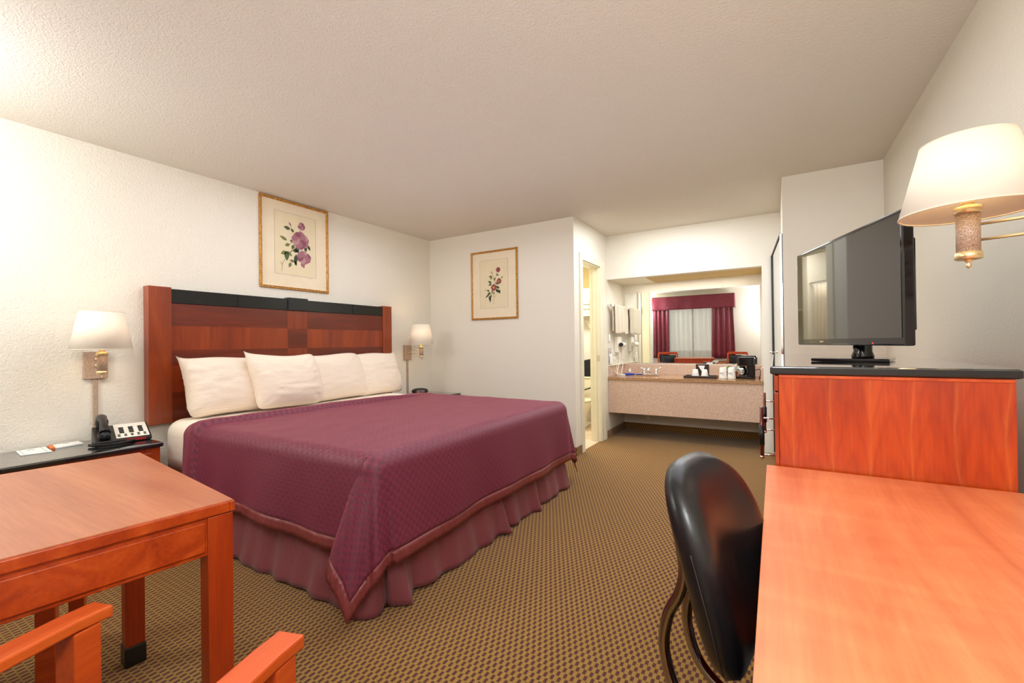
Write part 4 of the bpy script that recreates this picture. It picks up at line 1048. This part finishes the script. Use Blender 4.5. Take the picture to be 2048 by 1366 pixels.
for x, lab in ((-.500, 'tall white lettered paper cup standing next to the tray'), (-.415, 'tall white lettered paper cup standing next to the coffee maker')):
    o = (x, 5.38, CZ); r = thing('paper_cup', o, lab, 'cup', 'tall lettered paper cups')
    MB(o).lathe([(.040, CZ), (.041, CZ + .005), (.034, CZ + .112), (.031, CZ + .12), (.028, CZ + .124)], (x, 5.38, 0), 28).build('cup_body', M['paper'], r)
    MB(o).lathe([(.0415, CZ + .014), (.0413, CZ + .018)], (x, 5.38, 0), 28, caps=False).build('ribbed_band', M['shade_trim'], r)
    # script lettering on the side facing the room
    m = MB(o); pts = []
    for k in range(90):
        q = k / 89; tt = q * 2 * pi * 4; a = -pi / 2 - .28 + (-.55 + 1.1 * q) - .13 * sin(tt); zz = CZ + .062 + (.009 + .005 * cos(q * 7)) * cos(tt) - (.012 * exp(-((q - .85) / .05) ** 2))
        rr = .0388 - (zz - CZ - .04) * .065; pts.append((x + (rr + .0005) * cos(a), 5.38 + (rr + .0005) * sin(a), zz))
    m.tube(pts, .0009, 5); m.build('lettering', M['black_plastic'], r)
# dark caddy with coffee filters / sachets behind the cups
o = (-.745, 5.545, CZ + .007); r = thing('coffee_caddy', o, 'dark brown box standing at the back of the tray with a white filter', 'box')
MB(o).box(-.80, -.66, 5.515, 5.56, CZ + .007, CZ + .15).build('box_body', M['tray'], r, bevel=.003)
MB(o).prism([(-.775, 5.513, CZ + .135), (-.725, 5.513, CZ + .05), (-.70, 5.513, CZ + .135)], (0, -.002, 0)).build('paper_filter', M['paper'], r)
m = MB(o)
for k in range(5): m.prism([(-.70 + k * .012, 5.53, CZ + .14), (-.68 + k * .014, 5.53, CZ + .17 + .006 * (k % 2)), (-.665 + k * .013, 5.535, CZ + .165), (-.685 + k * .012, 5.535, CZ + .14)], (0, .004, .0))
m.build('sachets', M['paper'], r)
o = (-.45, 5.62, CZ); r = thing('sachet_basket', o, 'small orange-brown caddy of tea and sugar sachets behind the tall paper cups', 'basket')
m = MB(o); m.box(-.53, -.38, 5.58, 5.66, CZ, CZ + .075); m.build('caddy_box', M['wood_framex'], r, bevel=.003)
for k, (col) in enumerate(((214, 226, 200), (120, 140, 60), (226, 200, 204), (236, 236, 230), (170, 176, 160))):
    x = -.515 + k * .028
    MB(o).prism([(x, 5.60 + .008 * (k % 3), CZ + .03), (x + .035, 5.60, CZ + .03), (x + .042, 5.61, CZ + .125 + .01 * (k % 2)), (x + .004, 5.605, CZ + .12)], (0, .004, 0)).build('sachet', plain('sachet_%d' % k, col, .6), r)

# coffee maker
kx, ky = -.275, 5.53
o = (kx, ky, CZ); r = thing('coffee_maker', o, 'black drip coffee maker with steel carafe at the right end of the counter', 'coffee maker')
def rrect(x0, x1, y0, y1, rad=.02, n=5):
    p = []
    for cx, cy, a0 in ((x1 - rad, y1 - rad, 0), (x0 + rad, y1 - rad, pi / 2), (x0 + rad, y0 + rad, pi), (x1 - rad, y0 + rad, 3 * pi / 2)):
        for i in range(n + 1): a = a0 + pi / 2 * i / n; p.append((cx + rad * cos(a), cy + rad * sin(a)))
    return p
def rp(m, x0, x1, y0, y1, z0, z1, rad=.02): m.prism([(x, y, z0) for x, y in rrect(x0, x1, y0, y1, rad)], (0, 0, z1 - z0)); return m
rp(MB(o), kx - .105, kx + .085, ky - .10, ky + .10, CZ, CZ + .028, .05).build('warming_base', M['gloss_black'], r, bevel=.006)
rp(MB(o), kx - .0, kx + .085, ky - .08, ky + .09, CZ + .028, CZ + .21, .02).build('water_tank', M['gloss_black'], r, bevel=.004)
rp(MB(o), kx - .09, kx + .085, ky - .09, ky + .09, CZ + .14, CZ + .225, .03).build('brew_head', M['gloss_black'], r, bevel=.006)
rp(MB(o), kx - .085, kx + .08, ky - .085, ky + .085, CZ + .225, CZ + .235, .03).build('lid', M['black_plastic'], r, bevel=.003)
m = MB(o); m.lathe([(.040, CZ + .03), (.048, CZ + .04), (.048, CZ + .10), (.040, CZ + .115), (.036, CZ + .135)], (kx - .048, ky - .02, 0), 28); cf = m.build('carafe', M['chrome'], r)
m = MB(o); m.lathe([(.049, CZ + .088), (.049, CZ + .098)], (kx - .048, ky - .02, 0), 28, caps=False); m.build('carafe_band', M['black_plastic'], cf)
m = MB(o); m.tube(bez([(kx + .0, ky - .07, CZ + .11), (kx + .01, ky - .11, CZ + .10), (kx + .01, ky - .11, CZ + .06), (kx - .01, ky - .065, CZ + .045)]), .007, 8); m.build('carafe_handle', M['black_plastic'], cf)
m = MB(o); m.tube(bez([(kx + .085, ky + .02, CZ + .09), (kx + .125, ky - .01, CZ + .10), (kx + .135, ky - .03, CZ + .05), (kx + .12, ky - .02, CZ + .006), (kx + .13, ky + .08, CZ + .006)]), .004, 8); m.build('power_cord', M['black_plastic'], r)

# soaps by the sink
o = (-1.60, 5.60, CZ); r = thing('soap_dish', o, 'blue wrapped soap dish with small bottle on the counter by the sink', 'soap')
MB(o).box(-1.66, -1.54, 5.56, 5.63, CZ, CZ + .02).build('soap_packet', M['blue'], r, bevel=.005)
MB(o).lathe([(.014, CZ + .02), (.014, CZ + .065), (.008, CZ + .068), (.008, CZ + .08)], (-1.60, 5.60, 0), 16).build('small_bottle', M['white_plastic'], r)
o = (-1.49, 5.64, CZ)
tag(placed(MB(o).box(-1.53, -1.45, 5.62, 5.66, CZ, CZ + .012).build('soap_bar', M['blue'], bevel=.004), o), 'flat blue soap packet between the soap dish and the faucet', 'soap')
o = (-1.655, 5.42, CZ); m = MB(o); m.box(-1.70, -1.61, 5.40, 5.45, CZ, CZ + .016)
tag(placed(m.build('shower_cap_packet', M['paper'], bevel=.004), o), 'small folded white packet on the counter under the hair dryer', 'packet')

# towel bar on niche left wall
tyz = 1.60; tbx = XD + .065
o = (XD, 5.5, tyz); r = thing('towel_bar', o, 'chrome towel bar on the left wall of the vanity niche', 'towel bar')
MB(o).tube([(tbx, 5.21, tyz), (tbx, 5.80, tyz)], .007, 12).build('bar', M['chrome'], r)
for y in (5.215, 5.795):
    MB(o).box(XD + .001, tbx + .012, y - .014, y + .014, tyz - .018, tyz + .018).build('bracket', M['chrome'], r, bevel=.004)
def towel(y0, y1, zl, zr, label, sd):
    o = (tbx, (y0 + y1) / 2, tyz); m = MB(o)
    def fn(u, v):   # u along y, v around: -1 front bottom .. 1 back bottom
        y = y0 + (y1 - y0) * u; w = .003 * sin(u * 9 + sd) + .004 * mnoise.noise(Vector((u * 4, v * 3, sd)))
        Lf = tyz - (zl + (zr - zl) * u); Rr = .014
        if v < -.08: z = tyz - Lf * (-v - .08) / .92; return (tbx + Rr + w + .006 * (-v), y, z)
        if v > .08: z = tyz - (Lf * .93) * (v - .08) / .92; return (tbx - Rr + w * .5, y, z)
        a = v / .08 * pi / 2; return (tbx - Rr * sin(a) + w * 0 + (w if v < 0 else w * .5), y, tyz + Rr * cos(a))
    m.grid(fn, arange(0, 1, 14), lineset([(-1, -.08, 24), (-.08, .08, 8), (.08, 1, 20)]))
    ob = m.build('towel', M['towel'], solid=.012, bevel=0)
    return tag(placed(ob, o), label, 'towel', 'towels on the niche towel bar')
towel(5.245, 5.345, 1.262, 1.255, 'narrow folded towel at the doorway end of the bar', 1)
towel(5.352, 5.50, 1.258, 1.262, 'second folded towel from the doorway end of the bar', 2)
towel(5.505, 5.63, 1.275, 1.27, 'third folded towel from the doorway end of the bar', 3)
towel(5.638, 5.775, 1.25, 1.262, 'folded towel nearest the mirror end of the bar', 4)

# hair dryer, switch, dispenser, shelf
o = (XD, 5.52, 1.10); r = thing('hair_dryer', o, 'white wall-mounted hair dryer under the towels', 'hair dryer')
MB(o).box(XD + .001, XD + .05, 5.44, 5.60, 1.02, 1.225).build('wall_holder', M['white_plastic'], r, bevel=.008)
m = MB(o); m.tube(bez([(XD + .075, 5.60, 1.12), (XD + .085, 5.54, 1.12), (XD + .085, 5.47, 1.12)]), [.03] * 20 + [.034], 18); m.build('dryer_barrel', M['white_plastic'], r)
MB(o).lathe([(.024, 0), (.026, .02), (.022, .024)], (XD + .085, 5.47, 1.12), 20, axis=(0, -1, 0)).build('nozzle', M['black_plastic'], r)
MB(o).beam((XD + .08, 5.565, 1.10), (XD + .06, 5.58, .93), .03, .036, (0, 1, 0)).build('dryer_handle', M['white_plastic'], r, bevel=.006)
m = MB(o); m.tube(bez([(XD + .06, 5.58, .935), (XD + .07, 5.57, .85), (XD + .06, 5.54, .78), (XD + .08, 5.50, CZ + .012), (XD + .10, 5.42, CZ + .01), (XD + .06, 5.36, .80), (XD + .06, 5.37, .93)]), .0045, 8); m.build('cord', M['white_plastic'], r)
m = MB(o); m.tube(bez([(XD + .055, 5.50, 1.02), (XD + .06, 5.46, .90), (XD + .06, 5.36, .78), (XD + .09, 5.30, CZ + .02), (XD + .06, 5.26, .80)]), .0045, 8); m.build('second_cord', M['white_plastic'], r)
o = (XD, 5.25, .99); r = thing('tissue_dispenser', o, 'chrome recessed tissue plate with white tissue beside the doorway casing', 'dispenser')
MB(o).box(XD + .001, XD + .012, 5.205, 5.305, .91, 1.085).build('chrome_plate', M['chrome'], r, bevel=.004)
m = MB(o); m.prism([(XD + .013, 5.215, .885), (XD + .013, 5.305, .885), (XD + .013, 5.29, .985), (XD + .013, 5.265, 1.01), (XD + .013, 5.225, .985)], (.02, 0, 0)); m.build('tissue', M['paper'], r, bevel=.004)
o = (XD, 5.24, 1.2); m = MB(o); m.box(XD + .001, XD + .010, 5.215, 5.265, 1.155, 1.25)
tag(placed(m.build('switch_plate', M['chrome'], bevel=.002), o), 'small metal switch plate above the tissue dispenser', 'switch')
o = (XD, 5.36, .97); r = thing('outlet', o, 'white wall outlet with plug between tissue plate and hair dryer', 'outlet')
MB(o).box(XD + .001, XD + .010, 5.33, 5.40, .92, 1.03).build('cover_plate', M['white_plastic'], r, bevel=.002)
MB(o).box(XD + .010, XD + .045, 5.345, 5.385, .93, .965).build('plug', M['white_plastic'], r, bevel=.004)
MB(o).lathe([(.012, 0), (.012, .02), (.006, .024)], (XD + .010, 5.365, 1.005), 16, axis=(1, 0, 0)).build('knob', M['chrome'], r)
o = (XD, 5.45, .872); m = MB(o); m.box(XD + .001, XD + .042, 5.21, 5.80, .864, .876)
tag(placed(m.build('ledge', M['trimw'], bevel=.003), o), 'narrow cream ledge above the backsplash under the hair dryer', 'shelf')

# ------------------------------------------------------------------ bathroom things
tx0, tyk = -2.30, 5.98
o = (tx0, 5.6, 0); r = thing('toilet', o, 'cream toilet seen through the bathroom doorway', 'toilet')
rp(MB(o), tx0 - .24, tx0 + .24, 5.90, 6.10, .36, .64, .03).build('tank', M['porcelain'], r, bevel=.01)
rp(MB(o), tx0 - .25, tx0 + .25, 5.89, 6.11, .641, .668, .03).build('tank_lid', M['porcelain'], r, bevel=.008)
m = MB(o)
rings = []
for (z, rx_, ry_, cy) in ((.0, .11, .20, 5.60), (.03, .10, .19, 5.61), (.10, .085, .17, 5.62), (.20, .11, .19, 5.60), (.29, .165, .235, 5.57), (.345, .18, .255, 5.555), (.36, .178, .253, 5.555)):
    rings.append([m.v((tx0 + rx_ * cos(2 * pi * k / 32), cy + ry_ * sin(2 * pi * k / 32), z)) for k in range(32)])
for a, b in zip(rings, rings[1:]):
    for k in range(32): m.f([a[k], a[(k + 1) % 32], b[(k + 1) % 32], b[k]], 0, True)
m.f(list(reversed(rings[0]))); m.f(rings[-1]); m.build('bowl', M['porcelain'], r)
m = MB(o)
m.lathe([(.175, .362), (.185, .366), (.185, .385), (.165, .392), (.02, .395)], (tx0, 5.565, 0), 36, sy=1.36); m.build('seat_lid', M['porcelain'], r)
o = (-2.30, 6.0, .67); r = thing('toiletry_bag', o, 'black bag standing on the toilet tank', 'bag')
m = MB(o)
m.prism([(-2.48, 5.93, .67), (-2.12, 5.93, .67), (-2.13, 5.95, .90), (-2.20, 5.96, .93), (-2.36, 5.97, .90), (-2.47, 5.95, .86)], (0, .12, 0)); m.build('bag_body', M['strap'], r, bevel=.012)
m = MB(o); m.tube(bez([(-2.44, 5.92, .74), (-2.42, 5.875, .62), (-2.36, 5.87, .49), (-2.28, 5.87, .50), (-2.20, 5.872, .53), (-2.12, 5.90, .56)]), .008, 8); m.build('strap', M['strap'], r)
o = (-2.5, 6.0, 1.5); r = thing('towel_shelf', o, 'white wall shelf with bracket high above the toilet', 'shelf')
MB(o).box(-2.85, -2.05, 5.92, 6.115, 1.53, 1.56).build('board', M['trimw'], r, bevel=.003)
MB(o).prism([(-2.70, 6.11, 1.30), (-2.70, 6.11, 1.53), (-2.70, 5.94, 1.53)], (.014, 0, 0)).build('bracket', M['trimw'], r)
for zz, lab in ((1.561, 'folded white bath towel at the bottom of the shelf stack'), (1.629, 'folded white bath towel in the middle of the shelf stack'), (1.697, 'folded white bath towel on top of the shelf stack')):
    o = (-2.42, 6.0, zz)
    tag(placed(rp(MB(o), -2.56, -2.27, 5.94, 6.10, zz, zz + .062, .02).build('folded_towel', M['towel'], bevel=.018, seg=4), o), lab, 'towel', 'folded towels on the bathroom shelf')
o = (-2.28, 6.05, 1.3); m = MB(o)
m.prism([(-2.40, 6.08, 1.49), (-2.20, 6.06, 1.45), (-2.18, 6.05, 1.24), (-2.30, 6.06, 1.36)], (0, -.02, 0))
tag(placed(m.build('hanging_cloth', M['towel'], bevel=.004), o), 'white cloth hanging below the bathroom shelf', 'towel')
o = (-2.35, 6.11, 2.1); r = thing('vent_louvre', o, 'tan louvred vent high on the bathroom wall', 'vent')
m = MB(o)
MB(o).box(-2.52, -2.235, 6.10, 6.119, 1.96, 2.27).build('backing', M['louvre'], r)
for k in range(16): m.prism([(-2.51, 6.10, 1.975 + k * .018), (-2.51, 6.085, 1.970 + k * .018), (-2.51, 6.085, 1.974 + k * .018), (-2.51, 6.10, 1.982 + k * .018)], (.265, 0, 0))
m.build('slats', M['louvre'], r)

o = (-2.92, 5.15, 0); r = thing('bathtub', o, 'white bathtub along the far side of the bathroom', 'bathtub')
rp(MB(o), BX0 + .004, -2.62, 4.30, 5.60, 0, .40, .03).build('apron', M['porcelain'], r, bevel=.012)
rp(MB(o), BX0 + .004, -2.60, 4.29, 5.61, .40, .43, .03).build('rim', M['porcelain'], r, bevel=.01)
o = (-2.64, 4.95, 1.85); r = thing('shower_curtain', o, 'white shower curtain hanging from a chrome rod in the bathroom', 'curtain')
MB(o).tube([(-2.64, YB + T + .002, 1.86), (-2.64, 5.62, 1.86)], .012, 12).build('rod', M['chrome'], r)
m = MB(o); m.grid(lambda u, v: (-2.64 + .022 * sin(u * 60) * (1.2 - .4 * v), 5.05 + .50 * u, .46 + 1.37 * v), arange(0, 1, 110), arange(0, 1, 8)); m.build('curtain_cloth', M['towel'], r, solid=.003)
struct(MB().box(BX0, -2.60, 5.625, 5.70, 0, BZ).build('wall_bathroom_partition', M['wallB']))

# ------------------------------------------------------------------ window dressing (seen in the mirrors)
def drape(x0, x1, z0, z1, y, amp, freq, mat, name, par, o, flare=0.0, solid=.002):
    m = MB(o)
    def fn(u, v):
        x = x0 + (x1 - x0) * u; k = 1 - v
        ph_ = x * freq + .8 * sin(x * 9); return (x + flare * k * (u - .3), y + amp * (.6 + .4 * k) * sin(ph_) + .004 * sin(x * 31 + v * 4), z0 + (z1 - z0) * v)
    n = max(30, int((x1 - x0) * 170)); m.grid(fn, arange(0, 1, n), arange(0, 1, 14)); return m.build(name, mat, par, solid=solid)
o = (-1.8, YF + .1, 1.3)
r = thing('window_curtains', o, 'burgundy damask curtains with valance over the window, seen in the niche mirror', 'curtain')
m = MB(o); m.box(-2.80, -.84, YF + .001, YF + .17, 2.30, 2.315); m.build('valance_board', M['trimw'], r)
m = MB(o)
def val(u, v):
    x = -2.81 + 1.98 * u; return (x, YF + .175 + .004 * sin(x * 20) + .012 * (1 - v) * sin(x * 13), 1.975 + .345 * v)
m.grid(val, arange(0, 1, 150), arange(0, 1, 8)); m.grid(lambda u, v: (-.83 + .01 * (1 - v) * sin(u * 9), YF + .003 + .172 * (1 - u), 1.975 + .345 * v), arange(0, 1, 8), arange(0, 1, 6)); m.grid(lambda u, v: (-2.81, YF + .003 + .172 * u, 1.975 + .345 * v), arange(0, 1, 8), arange(0, 1, 6))
m.build('valance', M['curtain'], r, solid=.004, merge=.0005)
drape(-2.78, -2.37, .72, 2.28, YF + .115, .022, 62, M['curtain'], 'left_drape', r, o)
drape(-1.345, -.875, .72, 2.28, YF + .115, .022, 62, M['curtain'], 'right_drape', r, o, flare=.07)
for a, b, nm in ((-2.50, -1.80, 'left_sheer'), (-1.785, -1.15, 'right_sheer')): drape(a, b, .715, 2.26, YF + .055, .014, 48, M['sheer'], nm, r, o, solid=0)

# ------------------------------------------------------------------ lights
def light(name, kind, loc, energy, color=(1, 1, 1), size=.2, target=None, sizey=None, spread=None):
    ld = bpy.data.lights.new(name, kind); ld.energy = energy; ld.color = color
    if kind == 'AREA':
        ld.shape = 'RECTANGLE' if sizey else 'DISK'; ld.size = size
        if sizey: ld.size_y = sizey
        if spread: ld.spread = spread
    else: ld.shadow_soft_size = size
    ob = bpy.data.objects.new(name, ld); COL.objects.link(ob); ob.location = loc
    if target: ob.rotation_euler = (Vector(target) - Vector(loc)).to_track_quat('-Z', 'Y').to_euler()
    return ob
light('room_light_left', 'POINT', (-2.98, -.08, 2.05), 20, (.90, .97, 1), .14)
light('room_light_right', 'POINT', (.06, -.16, 1.9), 28, (.89, .94, 1), .18)
light('fill_up_to_ceiling', 'AREA', (-1.5, 1.9, 1.35), 6, (.90, .94, 1), 3.2, (-1.5, 1.7, 3), 3.0)  # added unseen fill facing up, stands in for bounce onto the ceiling
light('fill_down_from_ceiling', 'AREA', (-1.5, 1.9, 2.42), 30, (.89, .94, 1), 3.4, (-1.5, 1.8, 0), 3.2)  # added unseen broad fill, evens the light on the furniture below
light('far_room_fill', 'AREA', (-.9, 4.4, 2.42), 12, (.91, .95, 1), 1.0, (-.9, 4.55, 0), .6)  # added fill, only brightens the walls at the far end
light('niche_light', 'AREA', (-.9, 5.5, 1.905), 3.5, (1, .97, .88), 1.2, (-.9, 5.5, 0), .4)
light('bathroom_light', 'AREA', (-2.4, 5.2, 2.32), 15, (1, .97, .88), .5, (-2.4, 5.2, 0), .3)
light('daylight', 'AREA', (-1.82, YF - .5, 1.5), 1.6, (1, .98, .92), 1.3, (-1.82, 2, 1.3), 1.2)
w = bpy.data.worlds.new('World'); SC.world = w; w.use_nodes = True
w.node_tree.nodes['Background'].inputs[0].default_value = (.7, .7, .68, 1); w.node_tree.nodes['Background'].inputs[1].default_value = .3

# ------------------------------------------------------------------ camera
Fpx, YAW, PIT, ROL = 878.8, .539340, .005750, -.0131885
cd_ = bpy.data.cameras.new('Camera'); cam = bpy.data.objects.new('Camera', cd_); COL.objects.link(cam)
cd_.sensor_fit = 'HORIZONTAL'; cd_.sensor_width = 36; cd_.lens = 36 * Fpx / 2048; cd_.clip_start = .02
fw = Vector((-sin(YAW) * cos(PIT), cos(YAW) * cos(PIT), sin(PIT))); rt = Vector((cos(YAW), sin(YAW), 0)); up = rt.cross(fw)
r2 = rt * cos(ROL) + up * sin(ROL); u2 = -rt * sin(ROL) + up * cos(ROL)
mat = Matrix(((r2.x, u2.x, -fw.x, 0), (r2.y, u2.y, -fw.y, 0), (r2.z, u2.z, -fw.z, 1.146), (0, 0, 0, 1)))
cam.matrix_world = mat
SC.camera = cam

SC.view_settings.view_transform = 'Standard'; SC.view_settings.look = 'None'
SC.view_settings.gamma = 1; SC.view_settings.exposure = .94; SC.view_settings.use_curve_mapping = False
SC.cycles.use_denoising = True
SC.cycles.max_bounces = 10; SC.cycles.diffuse_bounces = 6; SC.cycles.glossy_bounces = 6; SC.cycles.transmission_bounces = 8
SC.cycles.sample_clamp_indirect = 6
